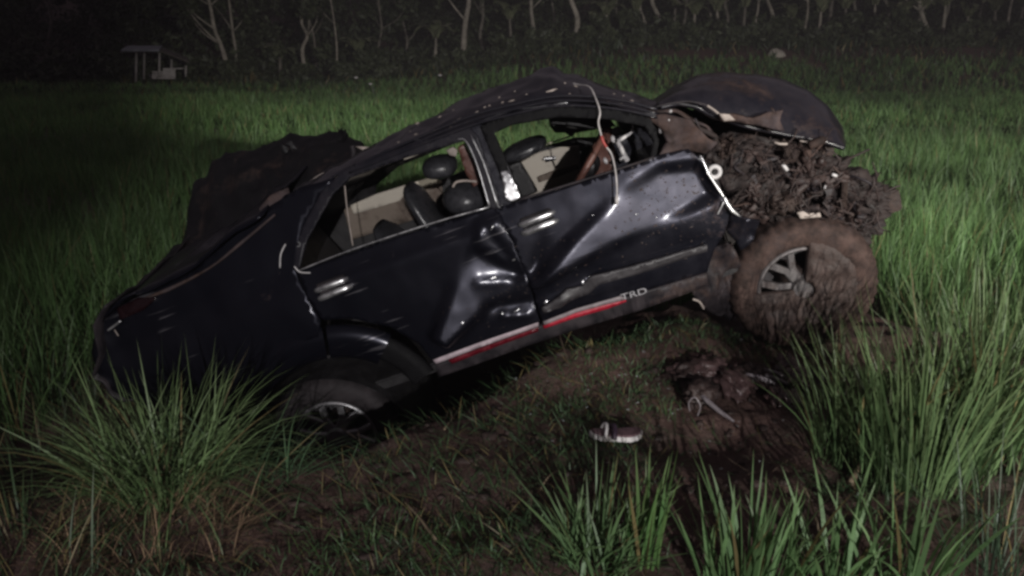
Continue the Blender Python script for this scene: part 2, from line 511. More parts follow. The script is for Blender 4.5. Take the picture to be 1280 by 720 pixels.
def leaves(name, centres, radii, per, size, mat, parent=None):
    C = np.repeat(np.asarray(centres, float), per, 0); R = np.repeat(np.asarray(radii, float), per)
    n = len(C)
    d = rng.normal(size=(n, 3)); d /= np.linalg.norm(d, axis=1)[:, None]
    P = C+d*(R*rng.random(n)**.45)[:, None]*np.array([1, 1, .75])
    u = rng.normal(size=(n, 3)); u /= np.linalg.norm(u, axis=1)[:, None]
    w = np.cross(u, rng.normal(size=(n, 3))); w /= np.linalg.norm(w, axis=1)[:, None]
    s = (size*(.6+.8*rng.random(n)))[:, None]
    V = np.stack([P-u*s, P+w*s*.38, P+u*s, P-w*s*.38], 1)
    F = np.arange(n*4).reshape(n, 4)
    me = bpy.data.meshes.new(name)
    me.vertices.add(n*4); me.vertices.foreach_set('co', V.ravel())
    me.loops.add(n*4); me.loops.foreach_set('vertex_index', F.ravel())
    me.polygons.add(n); me.polygons.foreach_set('loop_start', np.arange(0, n*4, 4)); me.polygons.foreach_set('loop_total', np.full(n, 4))
    me.update()
    return link(name, me, mat, parent, False)
def tree(pts, Y, r0, label, pale=True, forks=2, top=9.5, name='tree', limb=None, crown=True):
    """trunk follows picture points at distance Y, then goes on up to its crown out of the frame"""
    P = [at(x, y, Y+random.uniform(-.3, .3)) for x, y in pts]
    g = Vector((P[0].x, P[0].y, hz(P[0].x, P[0].y)-.15))
    lean = (P[-1]-P[0]); lean.z = max(lean.z, .2)
    base = P[0]
    root = empty(name, g)
    loc = [Vector((0, 0, 0))]+[p-g for p in P if (p-g).z > .05]
    q = loc[-1].copy(); dx = lean.x/lean.z*.5
    while q.z < top*.8:
        q = q+Vector((dx*1.2+random.uniform(-.22, .22), random.uniform(-.2, .2), 1.3)); dx *= .7
        loc.append(q.copy())
    rad = [r0*(1.25 if i == 0 else 1-.62*i/(len(loc)-1)) for i in range(len(loc))]
    tubeobj('trunk', loc, rad, BARK if pale else BARKD, root, 9, 4)
    cs = []
    for k in range(forks+3):
        i = random.randrange(len(loc)//2, len(loc)-1) if k >= forks else max(1, len(loc)//2-1)
        s = loc[i]; a = random.uniform(0, 2*PI) if limb is None or k >= forks else limb
        L = random.uniform(1.2, 2.4)
        e = s+Vector((math.cos(a)*L, math.sin(a)*L*.6, L*random.uniform(.7, 1.2)))
        mid = (s+e)/2+Vector((random.uniform(-.2, .2), 0, -.15))
        tubeobj('limb', [s, mid, e], [rad[i]*.5, rad[i]*.36, rad[i]*.15], BARK if pale else BARKD, root, 6, 4)
        cs.append(e)
    for k in range(9):
        a = random.uniform(0, 2*PI); cs.append(loc[-1]+Vector((math.cos(a)*random.uniform(.3, 2), math.sin(a)*random.uniform(.3, 1.8), random.uniform(-1.6, 1.6))))
    if crown:
        leaves('crown', cs, [random.uniform(.7, 1.3) for _ in cs], 170, .17, LEAF, root)
    return tag(root, label, 'tree', 'trees along the far edge of the field')

TREES = [
 # picture points from the foot up, distance, radius, label, pale, forks
 ([(285, 95), (281, 72), (276, 56), (268, 36)], 50, .17, 'pale crooked tree nearest the field shelter, leaning left', True, 2),
 ([(296, 88), (294, 60), (291, 40), (288, 14)], 52, .12, 'thin forked tree just right of the crooked pale tree', True, 2),
 ([(381, 88), (378, 62), (384, 45), (377, 28)], 50, .14, 'short kinked pale tree left of the slender straight sapling', True, 2),
 ([(396, 88), (394, 66), (392, 44), (385, 20)], 52, .10, 'grey tree just behind the kinked pale tree', False, 2),
 ([(421, 97), (421, 60), (418, 30), (414, 4)], 49, .07, 'slender straight sapling standing alone at the field edge', True, 1),
 ([(474, 84), (473, 60), (477, 36), (474, 10)], 56, .12, 'dark grey tree between the sapling and the thick pale trunk', False, 2),
 ([(579, 80), (580, 50), (582, 26), (586, 2)], 50, .22, 'thick pale trunk standing alone behind the sloping car roof', True, 1),
 ([(601, 80), (603, 60), (600, 44), (604, 20)], 54, .13, 'low forked grey tree beside the thick pale trunk', False, 3),
 ([(672, 76), (671, 54), (667, 36), (664, 12)], 52, .16, 'pale forked tree left of the roof peak of the car', True, 3),
 ([(690, 72), (690, 52), (693, 30), (690, 4)], 56, .10, 'thin grey tree right behind the roof peak of the car', False, 2),
 ([(716, 76), (718, 52), (722, 24), (713, -4)], 49, .19, 'tall pale tree with an angular bend above the roof peak', True, 2),
 ([(775, 52), (777, 34), (770, 12)], 54, .12, 'dim grey tree between the bent pale tree and the leaning pair', False, 2),
 ([(806, 50), (808, 34), (800, 10)], 53, .13, 'short leaning trunk, left one of the leaning pair', True, 2),
 ([(826, 30), (821, 16), (815, 2)], 53, .17, 'left-leaning pale trunk, right one of the leaning pair', True, 1),
 ([(852, 46), (855, 30), (858, 10)], 52, .12, 'grey forked trunk above the raised hood of the car', False, 3),
 ([(884, 34), (888, 20), (884, 4)], 54, .12, 'small pale trunk above the crest of the raised hood', True, 2),
 ([(906, 38), (910, 22), (906, 4)], 53, .13, 'grey trunk above and right of the hood crest', False, 2),
 ([(944, 44), (945, 26), (948, 6)], 52, .10, 'pale thin tree left of the pale stone', True, 2),
 ([(966, 24), (964, 12), (959, -2)], 54, .14, 'pale leaning trunk directly above the pale stone', True, 1),
 ([(1006, 36), (1009, 20), (1010, 2)], 52, .10, 'straight pale tree just right of the pale stone', True, 1),
 ([(1036, 38), (1038, 20), (1040, 2)], 54, .16, 'broad dim trunk on the weedy bank right of the hood', False, 2),
 ([(1074, 46), (1073, 26), (1068, 6)], 55, .12, 'brown grey trunk left of the forked bank tree', False, 2),
 ([(1108, 42), (1112, 24), (1108, 4)], 55, .12, 'dim thin trunk beside the forked bank tree', False, 2),
 ([(1160, 50), (1158, 34), (1151, 14)], 52, .17, 'forked pale tree on the bank toward the right edge', True, 3),
 ([(1182, 48), (1180, 30), (1186, 8)], 54, .12, 'grey tree just right of the forked bank tree', False, 2),
 ([(1226, 50), (1222, 30), (1228, 6)], 55, .11, 'dim trunk left of the rightmost white stem', False, 2),
 ([(1257, 48), (1260, 28), (1264, 4)], 50, .10, 'rightmost white stem, thin and slightly leaning', True, 1),
 ([(60, 82), (58, 60), (64, 30)], 58, .15, 'dark trunk left of the field shelter', False, 2),
 ([(118, 84), (122, 56), (116, 28)], 60, .14, 'dark trunk right behind the shelter\'s left corner', False, 2),
 ([(505, 78), (509, 52), (503, 24)], 58, .12, 'dim thin tree midway between sapling and thick pale trunk', False, 2),
]
for t in TREES:
    tree(*t)

def banana(px, py, Y, h, k):
    g = at(px, py, Y); g.z = hz(g.x, Y)-.05
    root = empty('banana_plant', g); q = random.Random(k)
    top = Vector((q.uniform(-.3, .3), 0, h*.55))
    tubeobj('stem', [(0, 0, 0), top*.5+Vector((q.uniform(-.08, .08), 0, 0)), top], [.13, .11, .07], BARK if k % 3 else BARKD, root, 8, 3)
    vs = []; fs = []
    for j in range(8):
        a = 2*PI*j/8+q.uniform(-.3, .3); L = h*q.uniform(.45, .7); th = q.uniform(.15, .5); p = top.copy(); n = 9
        sd = Vector((-math.sin(a), math.cos(a), 0)); b = len(vs)
        for i in range(n):
            t = i/(n-1); w = .33*math.sin(PI*min(1, .12+t*.9))**.7*(1-.0*t)
            dr = Vector((math.cos(a)*math.sin(th), math.sin(a)*math.sin(th), math.cos(th)))
            vs += [p+sd*w+Vector((0, 0, -.06)), p.copy(), p-sd*w+Vector((0, 0, -.06))]
            p = p+dr*L/n; th += q.uniform(.14, .34)
        fs += [(b+3*i+c, b+3*i+c+1, b+3*i+c+4, b+3*i+c+3) for i in range(n-1) for c in (0, 1)]
    mesh('leaves', vs, fs, BAN, root)
    tag(root, 'broad leaved banana plant in the dim row along the bank at the wood edge', 'banana plant', 'banana plants along the wood edge')
for k in range(21):
    px = [345, 452, 540, 640, 760, 792, 838, 868, 896, 928, 985, 1022, 1052, 1090, 1128, 1142, 1176, 1204, 1240, 1268, 740][k]
    banana(px, 60, 51+(k*37 % 7)*.5, 3.0+(k*53 % 10)*.16, k)

def wood():
    # the wood behind: shrubs and low boughs that read as one dark mass
    cs = []; rs = []
    for k in range(1500):
        x = rng.uniform(-52, 56); y = rng.uniform(56, 76)
        z = rng.uniform(0, 1)**1.2*9
        cs.append((x, y, hz(x, y)+z)); rs.append(rng.uniform(.8, 1.8))
    for k in range(420):
        x = rng.uniform(-45, 48); y = rng.uniform(50, 57)
        cs.append((x, y, hz(x, y)+rng.uniform(.1, 1.0+.9*vnoise(x*.3, 2.0, 9)))); rs.append(rng.uniform(.4, .9))
    for k in range(520):
        x = rng.uniform(-45, 48); y = rng.uniform(47.5, 50)
        if -23.5 < x < -17: continue
        cs.append((x, y, hz(x, y)+rng.uniform(.0, 1.9*vnoise(x*.6, 5.0, 19)))); rs.append(rng.uniform(.25, .6))
    tag(leaves('woodland', cs, rs, 130, .22, LEAF), kind='stuff')
wood()
# ------------------------------------------------------------------ field shelter, pale stone, litter
def shelter():
    Y = 47.0
    a = at(166, 100, Y); root = empty('field_shelter', (a.x, Y, hz(a.x, Y)-.05))
    o = root.location
    def q(px, py, dy=0): return at(px, py, Y+dy)-o
    for px, y0, y1, dy in ((170, 103, 66, 0), (199, 97, 66, 0), (214, 97, 74, 1.6), (180, 99, 64, 1.7), (232, 97, 82, 1.2)):
        tubeobj('post', [q(px, y0, dy), q(px+.5, y1, dy)], .07, TIMBER, root, 7)
    def slab(name, c, dx, dy, t, mat):
        bm = bmesh.new(); c = [Vector(v) for v in c]
        vs = [bm.verts.new(v) for v in c]+[bm.verts.new(v+Vector((0, 0, -t))) for v in c]
        for f in ((0, 1, 2, 3), (7, 6, 5, 4), (0, 4, 5, 1), (1, 5, 6, 2), (2, 6, 7, 3), (3, 7, 4, 0)): bm.faces.new([vs[i] for i in f])
        return frombm(name, bm, mat, root, False)
    slab('roof', [q(151, 62, -.5), q(199, 62, -.5), q(203, 57, 2.4), (q(160, 57, 2.4))], 0, 0, .10, TIN)
    slab('lean_to_roof', [q(200, 63, -.3), q(236, 77, -.3), q(236, 73, 2.2), q(204, 59, 2.2)], 0, 0, .07, THATCH)
    slab('platform', [q(190, 96, 0), q(219, 96, 0), q(219, 93, 1.6), q(186, 93, 1.6)], 0, 0, .12, TIMBER)
    for k in range(4):
        boxobj('board', q(211.5, 86.5+2.6*k, .05), (.72, .04, .11), PALEW, root)
    for k in range(3):
        boxobj('board', q(197, 90+2.6*k, .1), (.62, .04, .10), TIMBER, root)
    boxobj('shelf', q(223, 85.5, -.1), (.66, .5, .05), PALEW, root)
    tag(root, 'small open field shelter with a tin roof and pale boards at the wood edge', 'shelter')
TIMBER = simple('weathered_timber', (.34, .32, .31), .85, scale=6)
TIN = simple('dull_tin', (.20, .21, .24), .6, scale=3)
THATCH = simple('old_thatch', (.09, .08, .07), .9, scale=8, bmp=.6)
PALEW = simple('pale_board', (.42, .40, .39), .8, scale=5)
shelter()

def stone():
    p = at(970, 73, 46); bm = bmesh.new()
    lump(bm, (0, 0, 0), (.52, .40, .54), 3, .16, 3, 1.2)
    o = frombm('stone', bm, simple('pale_stone', (.36, .33, .29), .9, scale=3, bmp=.6)); o.location = p
    tag(o, 'pale rounded stone high on the weedy bank above the hood', 'stone')
    bp = BARKD
stone()
for (px, py), lab in zip(((445, 97), (463, 105), (550, 94)), (
        'white scrap lying in the weeds, leftmost of three at the field edge',
        'small white scrap just below the leftmost one at the field edge',
        'white scrap in the weeds nearest the sloping roof of the car')):
    g = at(px, py, 41); g.z = max(g.z, hz(g.x, 41)+.03)
    bm = bmesh.new(); lump(bm, (0, 0, 0), (.10, .06, .05), px, .35, 2)
    o = frombm('litter', bm, WHITEP); o.location = g
    tag(o, lab, 'litter', 'white scraps at the field edge')

# ------------------------------------------------------------------ the wrecked car
CL = Vector((-.873, 5.08, -.735)); CE = Euler((.10, -.356, -.055), 'XYZ')
car = empty('wrecked_car', CL); car.rotation_euler = CE
tag(car, 'wrecked dark SUV, nose up on the bank, tail in the field', 'car')
MR = CE.to_matrix(); MI = MR.transposed()
OL = MI @ (CAM-CL)
def S(px, py, y):
    """point on the lengthwise plane y of the car body (metres left of its middle) shown at px, py"""
    d = MI @ ray(px, py)
    return OL+d*((y-OL.y)/d.y)
def sy(x, z):
    """the right flank: bulged below the belt line, leaning in above it"""
    y = -.93+.05*((z-.82)/.36)**2 if z < 1.18 else -.88+(z-1.18)*.33
    if z < .82: y = -.93+.03*((z-.82)/.36)**2
    return y
def SF(px, py, yf=sy, off=0):
    y = -.9
    for k in range(6):
        p = S(px, py, y); y = yf(p.x, p.z)+off
    return S(px, py, y)
def inpoly(x, y, P):
    c = False; j = len(P)-1
    for i in range(len(P)):
        if (P[i][1] > y) != (P[j][1] > y) and x < (P[j][0]-P[i][0])*(y-P[i][1])/(P[j][1]-P[i][1])+P[i][0]: c = not c
        j = i
    return c
def panel(name, outer, holes=(), mat=None, parent=None, off=0.0, step=.03, thick=.012, dent=None, yf=sy, plane=False):
    loops = []
    for L in [outer]+list(holes):
        P = [SF(x, y, yf, off) for x, y in L]; out = []
        for a, b in zip(P, P[1:]+P[:1]):
            n = max(1, int(math.hypot(a.x-b.x, a.z-b.z)/(step*1.3)))
            for k in range(n):
                out.append((a.x+(b.x-a.x)*k/n, a.z+(b.z-a.z)*k/n))
        loops.append(out)
    vs = []; es = []
    for L in loops:
        b = len(vs); vs += L; es += [(b+i, b+(i+1) % len(L)) for i in range(len(L))]
    xs = [p[0] for p in loops[0]]; zs = [p[1] for p in loops[0]]
    bd = np.array(vs)
    j = 0; z = min(zs)+step*.5
    while z < max(zs):
        x = min(xs)+(step*.5 if j % 2 else 0)
        while x < max(xs):
            if inpoly(x, z, loops[0]) and not any(inpoly(x, z, h) for h in loops[1:]):
                if ((bd-np.array((x, z)))**2).sum(1).min() > (step*.45)**2: vs.append((x, z))
            x += step
        z += step*.87; j += 1
    r = delaunay_2d_cdt([Vector(v) for v in vs], es, [], 0, 1e-6)
    co, tri = r[0], r[2]
    V = []
    for c in co:
        y = yf(c.x, c.y)+off
        if dent: y += dent(c.x, c.y)
        V.append((c.x, y, c.y))
    F = []
    for t in tri:
        cx = sum(co[i].x for i in t)/3; cz = sum(co[i].y for i in t)/3
        if inpoly(cx, cz, loops[0]) and not any(inpoly(cx, cz, h) for h in loops[1:]):
            a, b, c = (co[i] for i in t[:3])
            F.append(tuple(t) if (b.x-a.x)*(c.y-a.y)-(b.y-a.y)*(c.x-a.x) > 0 else tuple(t)[::-1])
    o = mesh(name, V, F, mat, parent)
    if thick:
        m = o.modifiers.new('thickness', 'SOLIDIFY'); m.thickness = thick; m.offset = -1
    return o
def resample(L, n, t=None):
    P = np.array(L, float); d = np.concatenate([[0], np.cumsum(np.hypot(*np.diff(P, axis=0).T))])
    u = np.linspace(0, d[-1], n)
    return np.stack([np.interp(u, d, P[:, 0]), np.interp(u, d, P[:, 1])], 1)
def loft(name, curves, mat, parent, nu=60, nv=6, amp=0.0, seed=0, thick=.012, fr=4, ridged=False):
    """sheet through picture curves, each lying on its own lengthwise plane of the car"""
    rows = []
    for pts, y in curves:
        R = resample(pts, nu)
        rows.append([S(a, b, y) for a, b in R])
    G = []
    for i in range(len(rows)-1):
        for k in range(nv):
            t = k/nv
            a = rows[max(i-1, 0)]; b = rows[i]; c = rows[i+1]; d = rows[min(i+2, len(rows)-1)]
            G.append([0.5*((2*b[j])+(c[j]-a[j])*t+(2*a[j]-5*b[j]+4*c[j]-d[j])*t*t+(3*b[j]-a[j]-3*c[j]+d[j])*t**3) for j in range(nu)])
    G.append(rows[-1])
    vs = []
    for g in G:
        for p in g:
            q = p*fr+Vector((seed, seed, seed))
            n = mnoise.fractal(q, .9, 2.1, 4)
            if ridged: n = .5*n+.9*(.35-abs(mnoise.noise(q*.7)))*2+.5*(.3-abs(mnoise.noise(q*1.9)))
            vs.append(p+Vector((0, .25, 1))*n*amp)
    m = nu
    fs = [(i*m+j, i*m+j+1, (i+1)*m+j+1, (i+1)*m+j) for i in range(len(G)-1) for j in range(m-1)]
    o = mesh(name, vs, fs, mat, parent)
    if thick:
        md = o.modifiers.new('thickness', 'SOLIDIFY'); md.thickness = thick; md.offset = -1
    return o
def bar(name, pts, r, mat, parent, off=-.004, yf=sy, n=8, sm=4):
    return tubeobj(name, [SF(a, b, yf, off) for a, b in pts], r, mat, parent, n, sm)
def crease(a, b, amp, wu, wd, endf=.10):
    """fold in the sheet from picture point a to b: width wu above it, wd below it"""
    A = SF(*a); B = SF(*b)
    ax, az, bx, bz = A.x, A.z, B.x, B.z
    L = math.hypot(bx-ax, bz-az); ux, uz = (bx-ax)/L, (bz-az)/L
    if ux < 0: ux, uz, ax, az = -ux, -uz, bx, bz
    def f(x, z):
        s = (x-ax)*ux+(z-az)*uz; d = -(x-ax)*uz+(z-az)*ux
        e = 0 if s < 0 else (s if s < L else L)
        over = max(-s, s-L, 0)
        w = wu if d > 0 else wd
        return amp*math.exp(-abs(d/w)**1.15)*math.exp(-(over/endf)**2)
    return f
def facet(a, b, amp, wu0, wu1, wd0, wd1, e0=.05, e1=.05):
    """flat-sided fold: the sheet swells evenly towards the picture line a-b from above and falls back below it"""
    A = SF(*a); B = SF(*b); ax, az, bx, bz = A.x, A.z, B.x, B.z
    L = math.hypot(bx-ax, bz-az); ux, uz = (bx-ax)/L, (bz-az)/L
    def f(x, z):
        s = (x-ax)*ux+(z-az)*uz; d = -(x-ax)*uz+(z-az)*ux; t = min(1, max(0, s/L))
        w = wu0+(wu1-wu0)*t if d > 0 else wd0+(wd1-wd0)*t
        k = max(0, 1-abs(d)/w)
        en = 1 if 0 <= s <= L else max(0, 1-(-s/e0 if s < 0 else (s-L)/e1))
        k = k*k*(3-2*k)*.35+k*.65
        return amp*k*en
    return f
def flat_dent(poly, p0, gx, gz, soft=.035):
    """stretch of sheet beaten flat: inside the picture polygon the panel lies in one slanting plane"""
    Q = [(p.x, p.z) for p in (SF(*q) for q in poly)]; o = SF(*p0); yo = sy(o.x, o.z)
    def f(x, z):
        dm = 9
        for (x0, z0), (x1, z1) in zip(Q, Q[1:]+Q[:1]):
            L2 = (x1-x0)**2+(z1-z0)**2; t = min(1, max(0, ((x-x0)*(x1-x0)+(z-z0)*(z1-z0))/L2))
            dm = min(dm, math.hypot(x-x0-t*(x1-x0), z-z0-t*(z1-z0)))
        if not inpoly(x, z, Q): dm = -dm
        k = min(1, max(0, (dm+soft)/(1.2*soft))); k = k*k*(3-2*k)
        return k*(gx*(x-o.x)+gz*(z-o.z)-(sy(x, z)-yo)-.012)
    return f
def dents(fs, nz=.006, fr=5, seed=0):
    def f(x, z):
        v = sum(g(x, z) for g in fs)
        return v+nz*mnoise.fractal(Vector((x*fr, z*fr, seed)), 1, 2.1, 3)
    return f

# --- rear quarter, with the rear door's wheel cut-out and the side window
WIN_R = [(438, 216), (505, 190), (581, 171), (596, 206), (611, 257), (540, 278), (440, 311), (400, 326), (371, 336), (380, 300), (410, 243)]
WIN_F = [(611, 163), (640, 150), (700, 140), (760, 143), (808, 153), (817, 175), (814, 193), (780, 207), (700, 232), (650, 247), (632, 214)]
quarter = panel('rear_quarter_panel',
    [(421, 222), (400, 243), (378, 285), (368, 338), (385, 374), (401, 400), (398, 424), (352, 446), (322, 482), (316, 520), (210, 520), (160, 500), (126, 478), (114, 440), (120, 408),
     (150, 382), (192, 362), (243, 338), (282, 296), (330, 262), (375, 234)],
    (), PAINT, car, step=.035, dent=dents([crease((250, 420), (360, 330), .012, .1, .1), crease((160, 440), (250, 380), .02, .1, .12)], .008, 3, 3))
dr_r = panel('door', [(371, 340), (440, 315), (540, 282), (613, 261), (624, 262), (640, 300), (660, 350), (675, 403), (640, 418), (543, 455), (524, 430), (488, 409), (440, 398), (403, 400), (386, 374)],
    (), PAINT, car, off=-.012, step=.022, dent=dents([
        flat_dent([(592, 316), (648, 346), (604, 384), (560, 424), (546, 416), (568, 362)], (600, 368), .18, .235, .055), flat_dent([(600, 280), (622, 274), (640, 318), (600, 306)], (622, 296), .05, .10, .04), crease((655, 352), (600, 352), -.012, .02, .03, .03),
        crease((608, 285), (640, 330), .02, .03, .03), crease((440, 345), (600, 290), -.018, .05, .09),
        crease((675, 375), (610, 385), .03, .03, .03, .03), crease((660, 392), (630, 394), -.02, .01, .02, .02)], 0.003, 5, 1))
dr_r['label'] = 'rear side door crumpled in front of the wheel arch'
dr_f = panel('door', [(618, 262), (650, 251), (700, 236), (780, 211), (822, 194), (860, 186), (874, 196), (897, 238), (922, 270), (908, 288), (893, 312), (884, 340), (780, 372), (679, 405), (660, 350), (641, 300)],
    (), PAINT, car, off=-.016, step=.022, dent=dents([
        flat_dent([(668, 352), (716, 300), (772, 250), (826, 216), (872, 212), (888, 244), (852, 262), (760, 304)], (770, 276), .125, .225, .055), crease((700, 362), (860, 306), .012, .04, .04), crease((676, 388), (735, 352), -.03, .02, .03, .02),
        crease((672, 330), (664, 380), .03, .03, .03), crease((690, 395), (770, 366), .012, .02, .02)], .003, 5, 2))
dr_f['label'] = 'front side door with a long diagonal fold and a mud-brown front edge'
# frames of the two side windows, B pillar
panel('window_frame', [(431, 211), (505, 183), (586, 158), (598, 170), (628, 262), (612, 262), (594, 206), (580, 176), (505, 198), (438, 222), (416, 243), (384, 300), (374, 336), (366, 338), (374, 292), (402, 240)], (), PAINTR, car, off=-.008, step=.02, dent=dents([], .0012, 6, 4))
panel('window_frame', [(600, 158), (640, 142), (700, 131), (770, 137), (814, 148), (824, 176), (820, 196), (812, 198), (817, 176), (806, 158), (760, 149), (700, 146), (640, 156), (618, 166), (655, 250), (640, 254)], (), BLACKP, car, off=-.010, step=.02, dent=dents([], .0012, 6, 6))
panel('centre_pillar', [(584, 158), (606, 156), (652, 251), (624, 260)], (), GLOSSBLK, car, off=.012, step=.03)
panel('pillar_glint', [(626, 214), (637, 213), (650, 246), (641, 252), (633, 250)], (), CHROME, car, off=-.020, step=.02, thick=.004)  # bright patch standing for the reflection low on the pillar
# bright seals and mouldings
bar('moulding', [(374, 338), (440, 312), (540, 279), (611, 259)], .0045, CHROME, dr_r, off=-.022)
bar('moulding', [(572, 174), (583, 177), (597, 208), (612, 259)], .0035, CHROME, dr_r, off=-.016)
bar('moulding', [(588, 168), (605, 205), (622, 258)], .003, CHROME, dr_r, off=-.018)
bar('moulding', [(505, 199), (540, 186), (575, 174)], .005, BEIGE, dr_r, off=.01)
bar('moulding', [(648, 250), (700, 234), (780, 209), (818, 196)], .006, PLAST, dr_f, off=-.024)
bar('moulding', [(634, 207), (646, 240)], .003, CHROME, dr_f, off=-.022)
for k, (dy, r) in enumerate(((0, .007), (-6, .006), (-12, .008))):
    bar('drip_rail', [(436, 216+dy*.5), (505, 189+dy*.8), (586, 158+dy), (640, 143+dy), (700, 132+dy), (770, 136+dy), (822, 147+dy*.8)], r, PAINTR, car, off=-.012+.012*k)
bar('seal', [(431, 232), (434, 262), (441, 307)], .0035, TAPE, car, off=-.025)
bar('seal', [(357, 305), (351, 318), (350, 335)], .004, WHITEP, car, off=-.03)
bar('seal', [(368, 333), (375, 340), (388, 341)], .0035, WHITEP, car, off=-.03)

# --- roof, crumpled, with the torn lining along its far rear edge
loft('roof', [([(374, 242), (432, 214), (505, 184), (586, 157), (640, 142), (700, 131), (770, 134), (830, 146), (866, 160)], -.70),
              ([(366, 240), (430, 204), (505, 172), (580, 142), (640, 120), (690, 108), (760, 120), (820, 133), (862, 152)], -.55),
              ([(370, 236), (440, 199), (524, 155), (580, 128), (640, 104), (676, 88), (694, 86), (708, 96), (722, 96), (770, 115), (820, 128), (858, 148)], -.2),
              ([(372, 250), (450, 210), (530, 170), (600, 140), (650, 120), (700, 110), (770, 122), (820, 132), (858, 148)], .3),
              ([(380, 262), (450, 226), (530, 186), (600, 156), (650, 144), (700, 134), (770, 134), (820, 140), (858, 150)], .70)],
     PAINTR, car, 120, 12, .026, 2, .015, 4.5, True)
tubelist = [(374, 235), (400, 222), (440, 198), (480, 178), (524, 154)]
panel('roof_lining', [(374, 234), (398, 219), (420, 208), (440, 197), (470, 182), (500, 166), (522, 153), (527, 155), (500, 170), (470, 187), (440, 203), (412, 216), (394, 226)], (), TAPE, car,
      step=.03, thick=.02, yf=lambda x, z: -.30)

# --- handles
def handle(px, py, par, ang):
    c = SF(px, py, sy, -.03)
    M = Matrix.Rotation(-ang, 3, 'Y')
    bm = bmesh.new()
    boxbm(bm, c+M @ Vector((0, .012, .012)), (.17, .012, .085), Euler((0, -ang, 0)), .006)
    h = frombm('handle_cup', bm, PLAST, par, False)
    for z0, r0, r1 in ((-.022, .017, .012), (.026, .015, .010)):
        P = [c+M @ Vector((-.095, .004, z0)), c+M @ Vector((-.075, -.018, z0+.003)), c+M @ Vector((0, -.028, z0+.008)), c+M @ Vector((.075, -.018, z0+.005)), c+M @ Vector((.095, .004, z0+.002))]
        tubeobj('handle', P, [r1, r0, r0, r0, r1], CHROME, par, 12, 4)
handle(417, 361, dr_r, .02); handle(673, 279, dr_f, .02)

# --- cladding, sill, stripe, lettering
panel('sill_panel', [(545, 456), (640, 420), (679, 406), (780, 372), (884, 342), (884, 358), (800, 388), (720, 412), (660, 432), (600, 454), (548, 472)], (), PLAST, car, off=-.002, step=.03, thick=.04)
panel('lower_cladding', [(676, 384), (690, 376), (708, 362), (728, 358), (738, 346), (780, 336), (884, 306), (884, 314), (800, 342), (748, 356), (736, 368), (712, 376), (700, 385), (680, 391)], (), CLAD, car, off=-.045, step=.018, thick=.02,
      dent=dents([crease((676, 384), (700, 372), -.02, .02, .02)], .008, 9, 3))
panel('stripe', [(541, 450), (600, 428), (673, 403), (673, 408), (600, 434), (545, 455)], (), STRIPEW, dr_r, off=-.026, step=.03, thick=.003)
panel('stripe', [(560, 450), (600, 435), (673, 409), (673, 414), (600, 441), (565, 455)], (), REDDK, dr_r, off=-.026, step=.03, thick=.003)
panel('stripe', [(679, 402), (720, 386), (776, 370), (782, 374), (720, 391), (680, 407)], (), simple('grey_stripe', (.20, .17, .18), .5), dr_f, off=-.030, step=.03, thick=.003)
panel('stripe', [(679, 407), (720, 391), (760, 380), (783, 375), (783, 377), (760, 386), (720, 397), (680, 411)], (), REDP, dr_f, off=-.030, step=.03, thick=.003)
def lettering():
    cu = bpy.data.curves.new('lettering', 'FONT'); cu.body = 'TRD'; cu.size = 1; cu.extrude = .02; cu.offset = .0
    tmp = bpy.data.objects.new('tmp', cu); COL.objects.link(tmp)
    me = bpy.data.meshes.new_from_object(tmp.evaluated_get(bpy.context.evaluated_depsgraph_get()))
    bpy.data.objects.remove(tmp)
    a = SF(777, 375, sy, -.034); b = SF(809, 366, sy, -.034); t = SF(775, 368, sy, -.034)
    xs = [v.co.x for v in me.vertices]; x0, x1 = min(xs), max(xs)
    U = b-a; H = (t-a)
    for v in me.vertices:
        p = a+U*((v.co.x-x0)/(x1-x0))+H*(v.co.y/.70); p.y += -v.co.z*.1-.002
        v.co = p
    o = link('lettering', me, simple('worn_lettering', (.34, .33, .35), .5), dr_f, False)
lettering()

# --- wheel-arch flare
def arc(cx, cy, rx, ry, a0, a1, n, y):
    return [S(cx+rx*math.cos(math.radians(a0+(a1-a0)*k/(n-1))), cy-ry*math.sin(math.radians(a0+(a1-a0)*k/(n-1))), y) for k in range(n)]
def flare(name, cx, cy, r0, r1, a0, a1, mat, y=-.90, lip=.05):
    n = 40; prof = [(r1, y+.03), (r1-3, y-lip*.6), ((r0+r1)/2, y-lip), (r0+3, y-lip*.8), (r0, y-lip*.3), (r0-1, y+.10)]
    vs = []
    for r, yy in prof: vs += arc(cx, cy, r*1.04, r*.98, a0, a1, n, yy)
    fs = [(i*n+j, i*n+j+1, (i+1)*n+j+1, (i+1)*n+j) for i in range(len(prof)-1) for j in range(n-1)]
    return mesh(name, vs, fs, mat, car)
flare('wheel_arch_flare', 428, 548, 104, 146, 205, 100, PAINT, lip=.03).data
flare('wheel_arch_flare', 428, 548, 104, 146, 98, 66, PAINT, lip=.03)
flare('wheel_arch_flare', 426, 548, 112, 142, 66, 38, BLACKP, lip=.01)
# inner wheel housing
bm = bmesh.new(); c0 = S(428, 550, -.75)
n = 28
rg = []
for yy in (-.90, -.2):
    rg.append([bm.verts.new(Vector((c0.x+.50*math.cos(a), yy, c0.z+.50*math.sin(a)))) for a in np.linspace(-.6, PI+.5, n)])
for k in range(n-1): bm.faces.new((rg[0][k], rg[0][k+1], rg[1][k+1], rg[1][k]))
frombm('wheel_housing', bm, BLACKI, car)

